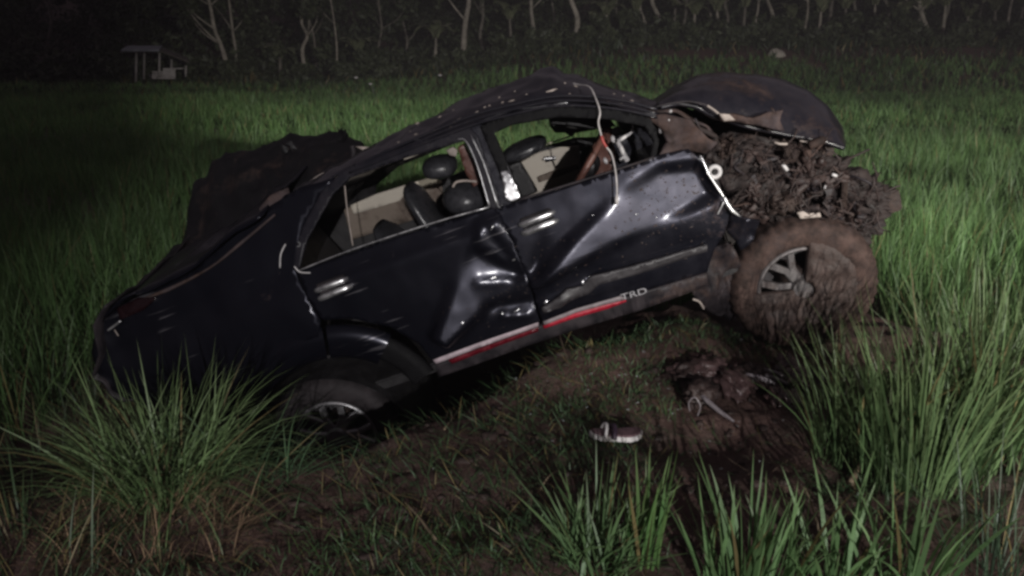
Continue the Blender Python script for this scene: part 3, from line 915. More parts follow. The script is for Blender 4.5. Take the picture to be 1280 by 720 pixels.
# --- wheels
def wheel(cpx, cpy, steer, camber, label, tyre_m, rim_m, spin):
    c = S(cpx, cpy, -.86)
    hub = bpy.data.meshes.new('wheel')
    bm = bmesh.new(); tube(bm, [(0, .04, 0), (0, .22, 0)], .10, 20)
    w = frombm('wheel', bm, IRON, car); w.location = c; w.rotation_euler = (camber, spin, steer)
    if label: w['label'] = label
    R, r = .388, .252
    prof = [(r-.012, .235), (r+.02, .258), (r+.075, .268), (R-.035, .262), (R-.008, .235), (R, .19), (R+.002, .135), (R, .08), (R-.008, .035), (R-.035, .008), (r+.075, 0), (r+.03, .006), (r+.012, .010), (r-.005, .022), (r-.012, .05)]
    n = 160; bm = bmesh.new(); rows = []
    for rr, yy in prof:
        row = []
        for k in range(n):
            a = 2*PI*k/n; q = rr
            if rr > R-.012: q += (-.010 if k % 4 == 0 else 0)+(.0 if k % 2 else .004)
            if tyre_m is RUBBERM:
                v = Vector((math.cos(a)*5, yy*9, math.sin(a)*5)); q += .002*mnoise.fractal(v*1.6, .9, 2.1, 4); yy_ = yy-.006*max(0, mnoise.fractal(v*2.2, .9, 2.1, 4))
            else: yy_ = yy
            row.append(bm.verts.new((q*math.cos(a), yy_-.02, q*math.sin(a))))
        rows.append(row)
    for a, b in zip(rows, rows[1:]):
        for k in range(n): bm.faces.new((a[k], a[(k+1) % n], b[(k+1) % n], b[k]))
    frombm('tyre', bm, tyre_m, w)
    # rim: lip, barrel, six split spokes, hub cap
    bm = bmesh.new(); rows = []
    for rr, yy in [(r-.004, .012), (r-.010, -.006), (r-.022, -.006), (r-.030, .012), (r-.034, .05), (r-.045, .20), (.05, .21)]:
        rows.append([bm.verts.new((rr*math.cos(2*PI*k/64), yy, rr*math.sin(2*PI*k/64))) for k in range(64)])
    for a, b in zip(rows, rows[1:]):
        for k in range(64): bm.faces.new((a[k], a[(k+1) % 64], b[(k+1) % 64], b[k]))
    frombm('rim', bm, rim_m, w)
    bm = bmesh.new()
    for s in range(6):
        for sg in (-1, 1):
            a0 = s*PI/3; A = a0+sg*.10; B = a0+sg*.27
            pts = [(.055, A*1, .028, .018), (.13, a0+sg*.13, .020, .020), (.222, B, .020, .006)]
            prev = None
            for rad, an, hw, yy in pts:
                d = Vector((math.cos(an), 0, math.sin(an))); t = Vector((-math.sin(an), 0, math.cos(an)))
                ring = [bm.verts.new(d*rad+t*hw*q+Vector((0, yv, 0))) for q, yv in ((-1, yy+.006), (-.6, yy-.004), (.6, yy-.004), (1, yy+.006), (.8, yy+.035), (-.8, yy+.035))]
                if prev:
                    for k in range(6): bm.faces.new((prev[k], prev[(k+1) % 6], ring[(k+1) % 6], ring[k]))
                prev = ring
            bm.faces.new(prev)
    g = bmesh.ops.create_cone(bm, cap_ends=True, segments=24, radius1=.07, radius2=.055, depth=.04)
    bmesh.ops.rotate(bm, verts=g['verts'], matrix=Matrix.Rotation(PI/2, 3, 'X')); bmesh.ops.translate(bm, verts=g['verts'], vec=(0, .012, 0))
    frombm('spokes', bm, rim_m, w, False)
    return w
wr = wheel(421, 548, .0, .0, 'rear wheel sunk behind the bank', RUBBER, ALLOY, .25)
wf = wheel(1005, 361, -.10, .05, 'front wheel caked with brown mud', RUBBERM, ALLOYM, .15)
# mud packed over three quarters of the front rim, leaving one clean wedge
bm = bmesh.new()
nr, na = 14, 90
for s in range(1):
    rows = []
    for i in range(nr):
        row = []
        for k in range(na):
            a = math.radians(176+(444-176)*k/(na-1))
            rr = .05+.245*i/(nr-1)
            q = mnoise.fractal(Vector((rr*14*math.cos(a), rr*14*math.sin(a), 2.2)), 1.1, 2.1, 4)
            yy = -.024+.016*q+.03*(i/(nr-1))**9
            if k in (0, na-1): yy += .03
            row.append(bm.verts.new((rr*math.cos(a)*(1+.04*q), yy, rr*math.sin(a))))
        rows.append(row)
    for a, b in zip(rows, rows[1:]):
        for k in range(na-1): bm.faces.new((a[k], a[k+1], b[k+1], b[k]))
mc = frombm('mud_cake', bm, MUDM, wf)
md = mc.modifiers.new('thickness', 'SOLIDIFY'); md.thickness = .02
# --- tail: bumper, tail lamp, rear wall, dark sheet for the shade behind
def hull(name, near, mat, parent, y0, y1, n=30, bulge=.08, amp=.01, seed=1, nv=5):
    """closed-edge sheet running across the car between lengthwise planes, from a picture curve on the near one"""
    R = resample(near, n); A = [S(a, b, y0) for a, b in R]
    vs = []; m = n
    for i in range(nv*2+1):
        t = i/(nv*2)
        for p in A:
            q = Vector((p.x, y0+(y1-y0)*t, p.z))
            k = mnoise.fractal(q*3+Vector((seed,)*3), .9, 2.1, 3)
            q.x += -bulge*math.sin(PI*t)+amp*k; q.z += amp*k
            vs.append(q)
    fs = [(i*m+j, (i+1)*m+j, (i+1)*m+j+1, i*m+j+1) for i in range(nv*2) for j in range(m-1)]
    o = mesh(name, vs, fs, mat, parent)
    md = o.modifiers.new('thickness', 'SOLIDIFY'); md.thickness = .015; md.offset = 0
    return o
hull('rear_wall', [(330, 262), (282, 296), (243, 338), (192, 362), (150, 382), (122, 408)], PAINT, car, -.86, .80, bulge=.06, amp=.04)
hull('rear_bumper', [(130, 392), (116, 412), (126, 440), (118, 462), (140, 488), (168, 500)], PLAST, car, -.93, .85, bulge=.07, amp=.08, seed=5)
panel('tail_lamp', [(146, 386), (172, 372), (196, 372), (178, 388), (150, 400)], (), LAMPR, car, off=-.02, step=.02)
bar('lamp_trim_glint', [(135, 413), (142, 408), (151, 401)], .007, CHROME, car, off=-.05)  # trim bits made bright for the small highlight at the tail
bar('lamp_trim_glint', [(143, 412), (148, 420)], .003, TAPE, car, off=-.05)
bar('body_moulding', [(344, 268), (300, 305), (262, 335), (210, 362), (170, 376)], [.006, .010, .006, .012, .005], MUDPLATE, car, off=-.01)
panel('torn_trim', [(322, 262), (338, 244), (358, 236), (362, 248), (344, 262), (330, 276)], (), MUDPLATE, car, off=.03, step=.02, dent=dents([], .04, 9, 1))
tail_dark = loft('tail_shade_sheet', [([(170, 378), (243, 340), (300, 292), (345, 258), (390, 232), (424, 214), (452, 196)], .05),  # added dark sheet where the car's shadow falls on the field
                       ([(176, 364), (226, 318), (252, 262), (292, 220), (345, 204), (392, 186), (424, 184), (456, 188)], .40),
                       ([(180, 362), (228, 300), (244, 240), (266, 208), (305, 194), (346, 188), (376, 176), (400, 170), (426, 174), (456, 184)], .62),
                       ([(184, 372), (234, 320), (250, 262), (300, 224), (350, 212), (400, 190), (456, 194)], .86)], DARKW, car, 80, 10, .075, 7, .02, 4.4, True)
tail_dark['label'] = 'crumpled dark sheet standing in for shadow behind the roof end'
bar('gas_strut', [(440, 182), (442, 190), (441, 198)], .018, PLAST, car, yf=lambda x, z: .2)
panel('torn_trim', [(444, 183), (462, 184), (478, 189), (460, 191)], (), TAPE, car, yf=lambda x, z: .25, step=.03)

# --- floor, bulkheads, far side
def plate(name, c, s, mat, bev=.01, rot=None): return boxobj(name, c, s, mat, car, rot, bev)
plate('floor', (1.15, 0, .50), (3.3, 1.66, .06), BLACKI)
for s_ in (-.42, .42): plate('chassis_rail', (1.4, s_, .42), (4.1, .09, .13), IRON)
tubeobj('exhaust_pipe', [(-.7, -.3, .40), (.4, -.25, .38), (1.3, -.2, .36), (2.2, -.28, .42)], .032, IRON, car, 10, 4)
tubeobj('rear_axle', [(0, -.8, .36), (0, .8, .36)], .045, IRON, car, 10)
tubeobj('front_axle', [(2.745, -.75, .36), (2.2, -.2, .42), (2.745, .7, .40)], .035, IRON, car, 10)
plate('parcel_floor', (-.45, 0, .82), (.75, 1.5, .05), BLACKI)
FAR = lambda x, z: .86-(max(0, z-1.18))*.33
panel('far_side_panel', [(150, 382), (330, 250), (440, 205), (590, 150), (640, 132), (720, 122), (830, 135), (875, 170), (905, 230), (905, 330), (700, 400), (540, 440), (300, 470), (160, 470)],
      ([(470, 232), (498, 208), (585, 173), (597, 205), (560, 222), (470, 250)], [(614, 164), (650, 147), (745, 146), (790, 156), (790, 170), (718, 172), (684, 182), (640, 196), (622, 206)]), BLACKI, car, yf=FAR, step=.05)
IN = lambda x, z: .74
panel('door_lining', [(640, 207), (656, 198), (676, 190), (700, 184), (724, 183), (726, 212), (728, 240), (655, 262), (640, 240)], (), BEIGE, car, yf=IN, step=.04, dent=dents([], .01, 3, 1))
panel('armrest', [(672, 222), (690, 215), (722, 206), (724, 211), (700, 220), (674, 228)], (), BEIGED, car, yf=lambda x, z: .70, step=.03, thick=.04)
panel('pull_cup', [(680, 196), (694, 195), (695, 200), (682, 203)], (), GLOSSBLK, car, yf=lambda x, z: .72, step=.02)
bar('door_pull', [(679, 199), (686, 198), (695, 197)], .007, CHROME, car, yf=lambda x, z: .70)
bar('belt_strip', [(674, 183), (690, 178), (716, 169)], .006, BEIGE, car, yf=lambda x, z: .72)
panel('door_lining', [(430, 262), (470, 246), (540, 223), (552, 226), (556, 262), (500, 280), (440, 300)], (), BEIGED, car, yf=IN, step=.04, dent=dents([], .02, 4, 2))
panel('door_lining_top', [(438, 257), (470, 243), (545, 220), (546, 229), (508, 240), (500, 251), (442, 268)], (), BEIGE, car, yf=lambda x, z: .71, step=.03, thick=.03)
panel('armrest', [(512, 242), (545, 234), (556, 246), (540, 256), (520, 262)], (), BEIGED, car, yf=lambda x, z: .66, step=.03, thick=.05)
bar('seal', [(614, 166), (650, 151), (668, 147)], .008, BEIGE, car, yf=lambda x, z: .68)

# --- seats
def seat(cx, y, lean=.25, far=False):
    root = empty('seat'); root.parent = car; root.location = (cx, y, .62)
    bm = bmesh.new(); boxbm(bm, (.05, 0, .06), (.52, .50, .16), Euler((0, -.1, 0)), .05); frombm('cushion', bm, LEATHER, root)
    bm = bmesh.new()
    rows = []
    for k in range(9):
        t = k/8; w = .25*(1-.30*t**3)*(1 if k < 8 else .7); d = .07*(1-.35*t)+.01
        o = Vector((-.26-t*.62*math.sin(lean), 0, .10+t*.60*math.cos(lean)))
        rows.append([bm.verts.new(o+Vector((d*math.cos(a)*(1 if k < 8 else .5), w*math.copysign(abs(math.sin(a))**.7, math.sin(a)), 0))) for a in np.linspace(0, 2*PI, 20, endpoint=False)])
    for a, b in zip(rows, rows[1:]):
        for k in range(20): bm.faces.new((a[k], a[(k+1) % 20], b[(k+1) % 20], b[k]))
    bm.faces.new(rows[-1]); bm.faces.new(rows[0][::-1])
    frombm('backrest', bm, LEATHER, root)
    return root
def headrest(px, py, y, s, par, ang=.3):
    bm = bmesh.new(); g = bmesh.ops.create_icosphere(bm, subdivisions=4, radius=1)
    M = Euler((0, ang, 0)).to_matrix()
    for v in g['verts']:
        q = v.co.copy()
        for i in range(3): q[i] = math.copysign(abs(q[i])**.8, q[i])
        v.co = M @ Vector((q.x*s[0], q.y*s[1], q.z*s[2]))
    o = frombm('headrest', bm, LEATHER, par); o.location = S(px, py, y)-(par.location if par is not car else Vector((0, 0, 0)))
    return o
sr = seat(1.05, -.36, .35); headrest(550, 208, -.42, (.10, .14, .06), sr, .2)
c = S(583, 247, -.5); bm = bmesh.new(); lump(bm, (0, 0, 0), (.135, .17, .10), 4, .04, 4, .8, Euler((0, .25, 0)))
o = frombm('seat_shoulder', bm, LEATHER, car); o.location = c
sf = seat(1.05, .36, .2); headrest(655, 186, .35, (.16, .16, .05), sf, -.05)
plate('rear_bench', (.15, 0, .78), (.5, 1.35, .18), BLACKI, .04)
plate('rear_bench_back', (-.15, 0, 1.02), (.16, 1.35, .50), BLACKI, .05, Euler((0, -.3, 0)))
panel('pillar_lining', [(572, 185), (580, 180), (592, 204), (600, 228), (592, 234), (582, 216)], (), WOOD, car, yf=lambda x, z: -.62, step=.02, thick=.03)
bar('belt_loop', [(566, 234), (570, 228), (580, 226), (596, 227)], .007, TAPE, car, yf=lambda x, z: -.62)
panel('belt_anchor', [(558, 188), (566, 184), (572, 188), (570, 196), (562, 194)], (), TAPE, car, yf=lambda x, z: -.55, step=.02, thick=.02)
panel('seat_side', [(636, 206), (650, 202), (668, 232), (672, 240), (652, 248), (644, 240)], (), BLACKI, car, yf=lambda x, z: .40, step=.03, thick=.06)
panel('seat_side', [(628, 194), (640, 190), (650, 204), (640, 212), (630, 206)], (), simple('grey_cloth', (.12, .11, .11), .8), car, yf=lambda x, z: .45, step=.03, thick=.04)

# --- dashboard, steering wheel, hanging bits in the front
panel('sun_visor', [(686, 143), (720, 142), (760, 146), (770, 158), (745, 162), (722, 166), (694, 166), (687, 158)], (), BLACKI, car, yf=lambda x, z: .1, step=.03, thick=.05)
plate('dashboard', (2.30, 0, 1.02), (.46, 1.5, .34), BLACKI, .06)
st = empty('steering_wheel'); st.parent = car; st.location = S(734, 206, -.42); st.rotation_euler = Euler((0, math.radians(-43), 0)).to_matrix().to_4x4().to_euler(); st.rotation_euler.rotate(Euler((.0, 0, -.22)))
bm = bmesh.new()
P = [Vector((.185*math.cos(a), .185*math.sin(a), 0)) for a in np.linspace(0, 2*PI, 41)]
tube(bm, P, .019, 10, False); frombm('wheel_rim', bm, WOOD, st)
for a in (0, 2.1, 4.2): tubeobj('spoke', [(0, 0, -.03), (.17*math.cos(a), .17*math.sin(a), 0)], .012, BLACKI, st, 6)
bm = bmesh.new(); lump(bm, (0, 0, -.03), (.07, .07, .04), 2, .02, 3); frombm('hub', bm, BLACKI, st)
panel('dashboard_trim', [(738, 190), (752, 160), (764, 160), (770, 190), (764, 218), (738, 224)], (), WOOD, car, yf=lambda x, z: -.30, step=.02, thick=.02, dent=dents([], .02, 8, 2))
panel('instrument_hood', [(768, 176), (790, 162), (812, 160), (818, 182), (800, 206), (770, 212)], (), GLOSSBLK, car, yf=lambda x, z: -.40, step=.02, thick=.03, dent=dents([], .03, 4, 2))
bar('bracket', [(791, 156), (790, 165), (781, 171), (772, 177)], [.004, .006, .010, .012], WHITEP, car, yf=lambda x, z: -.55, sm=2)
bar('bracket', [(772, 177), (777, 187), (782, 197), (784, 201)], [.012, .013, .014, .016], WHITEP, car, yf=lambda x, z: -.552, sm=2)
bar('bracket', [(775, 200), (779, 197), (784, 199)], .008, WHITEP, car, yf=lambda x, z: -.56, sm=2)
for px, py, r in ((757, 201, .012), (740, 199, .007), (766, 174, .014)):
    bm = bmesh.new(); lump(bm, (0, 0, 0), (r, r, r*1.6), px, .3, 2); o = frombm('knob', bm, WHITEP, car); o.location = S(px, py, -.5)

from mathutils.bvhtree import BVHTree
def on_sheet(o, px, py):
    t = BVHTree.FromPolygons([v.co.copy() for v in o.data.vertices], [tuple(p.vertices) for p in o.data.polygons])
    if not hasattr(on_sheet, 'c'): on_sheet.c = {}
    t = on_sheet.c.setdefault(o.name, t)
    h = t.ray_cast(OL, (MI @ ray(px, py)).normalized())
    return h[0], h[1]
def specks(name, o, spots, mat, par, lift=.003):
    bm = bmesh.new(); r2 = random.Random(len(spots))
    for px, py, l, w, ang in spots:
        h, nr_ = on_sheet(o, px, py)
        if h is None: continue
        if nr_.y > 0: nr_ = -nr_
        e = Vector((math.cos(ang), 0, math.sin(ang))); e = (e-nr_*e.dot(nr_)).normalized(); f = nr_.cross(e)
        c = h+nr_*lift; n = 9; ring = []
        top = bm.verts.new(c+nr_*w*.35)
        for k in range(n):
            a = 2*PI*k/n; q = r2.uniform(.55, 1.2)
            ring.append(bm.verts.new(c+e*math.cos(a)*l*q+f*math.sin(a)*w*q-nr_*lift*.8))
        for k in range(n): bm.faces.new((ring[k], ring[(k+1) % n], top))
    ob = frombm(name, bm, mat, par); return tag(ob, kind='stuff')
roof = bpy.data.objects['roof.001'] if 'roof.001' in bpy.data.objects else bpy.data.objects['roof']
rq = random.Random(77)
specks('bright_specks', roof, [(624, 122, .012, .006, .3), (628, 128, .010, .007, 1.2), (606, 134, .012, .005, .3), (612, 132, .008, .005, .1), (690, 113, .030, .008, .1), (720, 108, .014, .007, 0), (706, 104, .008, .006, 0),
    (760, 127, .022, .005, -.2), (776, 130, .016, .005, -.2), (790, 126, .012, .004, -.3), (550, 146, .014, .006, .4), (520, 168, .016, .006, .4), (498, 178, .010, .005, .4), (740, 137, .010, .006, 0), (660, 133, .016, .004, .1), (640, 126, .02, .004, .3),
    (572, 150, .02, .004, .4), (596, 140, .012, .004, .3), (800, 132, .01, .005, -.2)]+[(rq.uniform(470, 820), rq.uniform(112, 168), rq.uniform(.004, .012), rq.uniform(.0015, .003), rq.uniform(-.3, .5)) for _ in range(26)], TAPE, car)  # pale specks standing for glints along the roof
specks('mud_splashes', dr_f, [(rq.gauss(830, 40), rq.gauss(250, 45), rq.uniform(.002, .008)*rq.choice((1, 1, 2)), rq.uniform(.002, .006), rq.uniform(-1, 1)) for _ in range(170)], MUDD, dr_f)
specks('mud_splashes', dr_f, [(rq.gauss(700, 50), rq.gauss(330, 35), rq.uniform(.002, .006), rq.uniform(.0015, .005), rq.uniform(-1, 1)) for _ in range(80)], MUDD, dr_f)
specks('mud_splashes', dr_r, [(rq.gauss(630, 40), rq.gauss(380, 28), rq.uniform(.002, .006), rq.uniform(.0015, .005), rq.uniform(-1, 1)) for _ in range(80)], MUDD, dr_r)
specks('bright_specks', dr_f, [(657, 285, .004, .012, .2), (741, 269, .006, .004, 0), (795, 268, .004, .006, 0), (640, 326, .012, .003, .3), (820, 272, .004, .004, 0), (728, 352, .014, .010, .7), (737, 346, .010, .006, .9), (682, 378, .014, .009, .6), (699, 381, .012, .003, 0)], CHROME, dr_f)  # bright metallic specks dotted over the door
specks('bright_specks', dr_r, [(615, 285, .004, .018, -.9), (642, 325, .012, .004, .2), (617, 347, .018, .005, .2), (628, 391, .004, .012, 0), (646, 388, .02, .003, .2), (578, 404, .012, .006, .8)], CHROME, dr_r)

# --- front: A pillar, firewall, torn wing, engine bay, hood
panel('windscreen_pillar', [(806, 146), (830, 142), (862, 150), (884, 172), (897, 178), (882, 192), (862, 190), (822, 196), (836, 178), (826, 160)], (), MUDPLATE, car, off=.01, step=.018, thick=.03,
      dent=dents([crease((820, 180), (880, 160), -.03, .03, .03)], .03, 8, 4))
bm = bmesh.new(); lump(bm, S(826, 163, -.78), (.012, .02, .016), 3, .2, 2); frombm('bolt', bm, WHITEP, car)
for k, (px, py) in enumerate(((838, 139), (827, 156), (867, 164), (836, 150))):
    bm = bmesh.new(); lump(bm, S(px, py, -.80), (.010, .012, .008), k, .3, 2); frombm('glass_crumb', bm, WHITEP, car)
loft('scuttle', [([(812, 140), (850, 140), (885, 156), (905, 190)], -.70), ([(812, 132), (850, 134), (885, 150), (910, 190)], 0), ([(812, 132), (850, 134), (885, 150), (910, 190)], .7)], MUDPLATE, car, 30, 5, .04, 5)
plate('firewall', (2.45, 0, .85), (.05, 1.5, .50), MUDE)
hood = loft('hood', [([(826, 134), (850, 131), (872, 136), (888, 146), (905, 152), (940, 163), (985, 172), (1030, 178), (1057, 184)], -.74),
              ([(822, 130), (846, 117), (880, 112), (915, 116), (950, 122), (985, 135), (1020, 148), (1046, 164), (1058, 183)], -.62),
              ([(815, 127), (840, 110), (870, 97), (905, 92), (945, 94), (980, 102), (1010, 114), (1036, 134), (1054, 160), (1057, 178)], -.25),
              ([(815, 127), (840, 112), (870, 100), (905, 95), (945, 97), (980, 106), (1010, 118), (1034, 138), (1050, 160), (1055, 176)], .25),
              ([(815, 132), (850, 122), (890, 112), (930, 112), (970, 120), (1005, 134), (1030, 150), (1045, 168), (1052, 180)], .72)], PAINTR, car, 90, 10, .012, 9, .02, 3, True)
hood['label'] = 'buckled hood sprung up over the crushed engine bay'
bar('hood_edge', [(818, 134), (840, 129), (862, 127), (884, 132), (898, 142)], .005, PLAST, hood, yf=lambda x, z: -.77)
bar('hood_edge', [(884, 132), (893, 138), (900, 144)], .006, TAPE, hood, yf=lambda x, z: -.78)
panel('torn_hood_liner', [(898, 142), (912, 142), (940, 148), (962, 140), (978, 138), (974, 150), (980, 163), (950, 158), (920, 152), (902, 150)], (), MUDPLATE, hood, yf=lambda x, z: -.79, step=.018, thick=.02, dent=dents([], .05, 8, 7))
panel('torn_hood_liner', [(899, 142), (912, 143), (919, 150), (905, 151)], (), TAPE, hood, yf=lambda x, z: -.81, step=.018, thick=.02, dent=dents([], .02, 8, 7))

# front edge of the door and the stub of the wing
bar('wing_edge', [(875, 194), (880, 204), (886, 218), (898, 236), (907, 250)], [.004, .007, .004, .006, .005], CHROME, dr_f, off=-.05)
bar('wing_edge', [(905, 246), (910, 256), (916, 264), (926, 271)], [.004, .010, .011, .003], CHROME, dr_f, off=-.06)
bar('wing_edge', [(905, 252), (900, 262), (897, 268)], .004, CHROME, dr_f, off=-.05)
panel('wing_stub', [(905, 246), (925, 268), (950, 274), (940, 300), (925, 312), (918, 300), (908, 290), (912, 270)], (), PAINT, car, off=-.02, step=.02, thick=.01, dent=dents([crease((930, 270), (920, 310), -.05, .03, .05)], .03, 8, 4))
panel('inner_wing', [(893, 176), (930, 168), (1010, 180), (1046, 206), (1080, 232), (1070, 300), (1030, 276), (990, 268), (950, 272), (925, 266), (905, 240), (885, 205)], (), MUDE, car,
      yf=lambda x, z: -.62, step=.025, thick=.03, dent=dents([crease((900, 230), (1060, 240), -.12, .12, .12), crease((930, 180), (1000, 260), .08, .05, .05)], .10, 6, 9))
# engine: block, head cover, intake, battery, strut towers, radiator pack
plate('engine_block', (2.85, 0, .86), (.62, .55, .50), IRON, .04)
plate('head_cover', (2.82, -.05, 1.12), (.56, .40, .10), MUDM, .03, Euler((.1, .1, 0)))
plate('battery', (2.62, -.50, 1.02), (.26, .18, .20), BLACKI, .015, Euler((.2, .1, .3)))
tubeobj('strut_tower', [(2.745, -.56, .75), (2.745, -.52, 1.12)], [.11, .085], MUDM, car, 16)
plate('radiator', (3.05, .10, .80), (.08, 1.1, .40), IRON, .01, Euler((.05, .35, .12)))
plate('bumper_beam', (3.12, .0, .62), (.10, 1.15, .12), IRON, .02, Euler((0, .1, .10)))
rs = random.Random(5)
def picp(px, py, y): return S(px, py, y)
for k in range(46):   # hoses, pipes and torn wiring, all with mud on them
    px = rs.uniform(895, 1085); py = rs.uniform(178, 278)
    if px > 1040 and py < 212: py += 40
    y = rs.uniform(-.82, -.58); P = []
    dx, dy = rs.uniform(-1, 1), rs.uniform(-.9, .9)
    for j in range(4):
        P.append(picp(px+dx*j*11, py+dy*j*9, y)); y += rs.uniform(-.03, .04); dx += rs.uniform(-.8, .8); dy += rs.uniform(-.8, .8)
    tubeobj('hose', P, rs.choice([.006, .009, .014, .022]), rs.choice([MUDE, RUBBERM, MUDD, PLAST, MUDE]), car, 7, 4)
for k in range(14):
    px = rs.uniform(890, 1095); py = rs.uniform(172, 285)
    if px > 1035 and py < 215: py += 45
    bm = bmesh.new()
    lump(bm, (0, 0, 0), (rs.uniform(.03, .09), rs.uniform(.04, .09), rs.uniform(.03, .08)), k, .5, 4, 3.2)
    o = frombm('mud_clod', bm, rs.choice([MUDE, MUDD, MUDM, IRON]), car); o.location = picp(px, py, rs.uniform(-.78, -.55))
def crumpled(px, py, y, sx, sz, mat, seed, name='torn_sheet', amp=.5):
    """scrap of body sheet, folded along sharp lines"""
    n = 12; R = Euler((rs.uniform(-.9, .9), rs.uniform(-3, 3), rs.uniform(-.8, .8))).to_matrix(); c = S(px, py, y); vs = []
    for i in range(n):
        for j in range(n):
            u, v = i/(n-1)-.5, j/(n-1)-.5
            e = 1+.5*mnoise.noise(Vector((u*3, v*3, seed)))
            f = 1-2*abs(mnoise.noise(Vector((u*3.4+seed, v*3.4, seed*2))))
            g = 1-2*abs(mnoise.noise(Vector((u*7+seed, v*7, seed*3))))
            vs.append(c+R @ Vector((u*sx*e, (f*.8+g*.3)*amp*.12, v*sz*e)))
    fs = [(i*n+j, i*n+j+1, (i+1)*n+j+1, (i+1)*n+j) for i in range(n-1) for j in range(n-1)]
    o = mesh(name, vs, fs, mat, car, smooth=False)
    m = o.modifiers.new('thickness', 'SOLIDIFY'); m.thickness = .006
    return o
for k in range(13):   # big clumps of earth packed into the bay
    px = rs.uniform(905, 1080); py = rs.uniform(190, 275)
    if px > 1035 and py < 228: py += 36
    bm = bmesh.new(); q = rs.uniform(.05, .12); lump(bm, (0, 0, 0), (q*1.2, q*.8, q*.8), k+90, .38, 4, 2.6)
    o = frombm('mud_clod', bm, rs.choice([MUDE, MUDD, MUDE]), car); o.location = picp(px, py, rs.uniform(-.72, -.64))
for k in range(20):
    px = rs.uniform(892, 1088); py = rs.uniform(176, 280)
    if px > 1035 and py < 222: py += 40
    crumpled(px, py, rs.uniform(-.84, -.66), rs.uniform(.08, .22), rs.uniform(.04, .12), rs.choice([MUDE, MUDD, MUDD, PLAST, IRON, MUDE]), k*1.37)
for k, (px, py, y, sx, sz) in enumerate(((330, 225, .5, .35, .12), (285, 262, .5, .3, .12), (420, 190, .5, .3, .08), (230, 335, .3, .3, .10), (380, 206, .4, .4, .10))):  # more dark scraps, added to fill the shadow behind the tail
    crumpled(px, py, y, sx, sz, DARKW, k*2.1+50, amp=.35)
bm = bmesh.new()   # torn wiring and pulled-out roots, too many to count
for k in range(150):
    px = rs.gauss(985, 55); py = rs.uniform(180, 292)
    if px < 890 or px > 1108: continue
    if px > 1035 and py < 228: py += 40
    p = S(px, py, rs.uniform(-.90, -.70)); d = Vector((rs.gauss(0, 1), rs.gauss(0, .4), rs.gauss(-.3, 1))).normalized(); P = [p]
    for j in range(4):
        d = (d+Vector((rs.gauss(0, .5), rs.gauss(0, .3), rs.gauss(0, .5)))).normalized(); P.append(P[-1]+d*rs.uniform(.015, .045))
    tube(bm, P, rs.uniform(.0015, .005), 4, False)
tag(frombm('tangled_roots', bm, MUDD, car), kind='stuff')
for k in range(9):
    px = rs.uniform(900, 1060); py = rs.uniform(190, 262)
    plate('bent_bracket', picp(px, py, rs.uniform(-.8, -.66)), (rs.uniform(.05, .14), .012, rs.uniform(.02, .06)), rs.choice([IRON, MUDPLATE, PLAST]), .003, Euler((rs.uniform(-.6, .6), rs.uniform(-2, 2), rs.uniform(-.6, .6))))
# the crushed corner that sticks out in front of the wheel
bm = bmesh.new()
for k, (px, py, s) in enumerate(((1056, 232, .10), (1074, 240, .11), (1090, 256, .08), (1072, 266, .12), (1050, 256, .14), (1082, 280, .07), (1040, 222, .11), (1064, 282, .12), (1030, 212, .08))):
    lump(bm, picp(px, py, -.62+.02*k), (s, s*1.2, s*.8), k+3, .6, 4, 3.4)
frombm('crushed_corner', bm, MUDE, car)
for k in range(12):
    px = rs.uniform(1035, 1100); py = rs.uniform(222, 295)
    P = [picp(px, py, -.74)]
    for j in range(3): P.append(P[-1]+Vector((rs.uniform(-.07, .07), rs.uniform(-.05, .03), rs.uniform(-.06, .05))))
    tubeobj('torn_wire', P, rs.choice([.004, .007, .012]), rs.choice([MUDM, PLAST, RUBBERM]), car, 6, 4)
bm = bmesh.new()
P = [Vector((.028*math.cos(a), 0, .028*math.sin(a))) for a in np.linspace(0, 2*PI, 25)]
tube(bm, P, .012, 8, False); o = frombm('bolt_ring', bm, WHITEP, car); o.location = picp(893, 215, -.88)
bar('pale_clip', [(978, 205), (981, 209), (984, 213)], .010, WHITEP, car, yf=lambda x, z: -.86, sm=0)
bar('pale_clip', [(1040, 218), (1046, 220)], .008, WHITEP, car, yf=lambda x, z: -.80, sm=0)
bar('pale_clip', [(1032, 232), (1030, 238)], .006, WHITEP, car, yf=lambda x, z: -.82, sm=0)
panel('pale_bracket', [(996, 266), (1004, 264), (1010, 267), (1025, 266), (1026, 271), (1012, 272), (1000, 273)], (), TAPE, car, yf=lambda x, z: -.88, step=.01, thick=.015, dent=dents([], .02, 9, 1))
bar('pale_bracket', [(968, 178), (975, 180), (984, 180)], .006, TAPE, car, yf=lambda x, z: -.80, sm=0)
bar('pale_bracket', [(1000, 176), (1010, 178), (1020, 180)], .004, TAPE, car, yf=lambda x, z: -.80, sm=0)
# suspension and torn skirt between sill and wheel
tubeobj('control_arm', [S(1000, 372, -.5), S(930, 384, -.55), S(880, 366, -.5)], .03, IRON, car, 8, 3)
panel('torn_skirt', [(886, 312), (912, 300), (925, 330), (930, 372), (915, 404), (890, 392), (868, 372), (862, 352)], (), PLAST, car, off=.10, step=.03, thick=.012, dent=dents([crease((880, 390), (915, 330), -.06, .06, .06)], .05, 5, 3))
bar('torn_skirt_edge', [(866, 374), (874, 377), (880, 386)], .006, TAPE, car, off=.0)

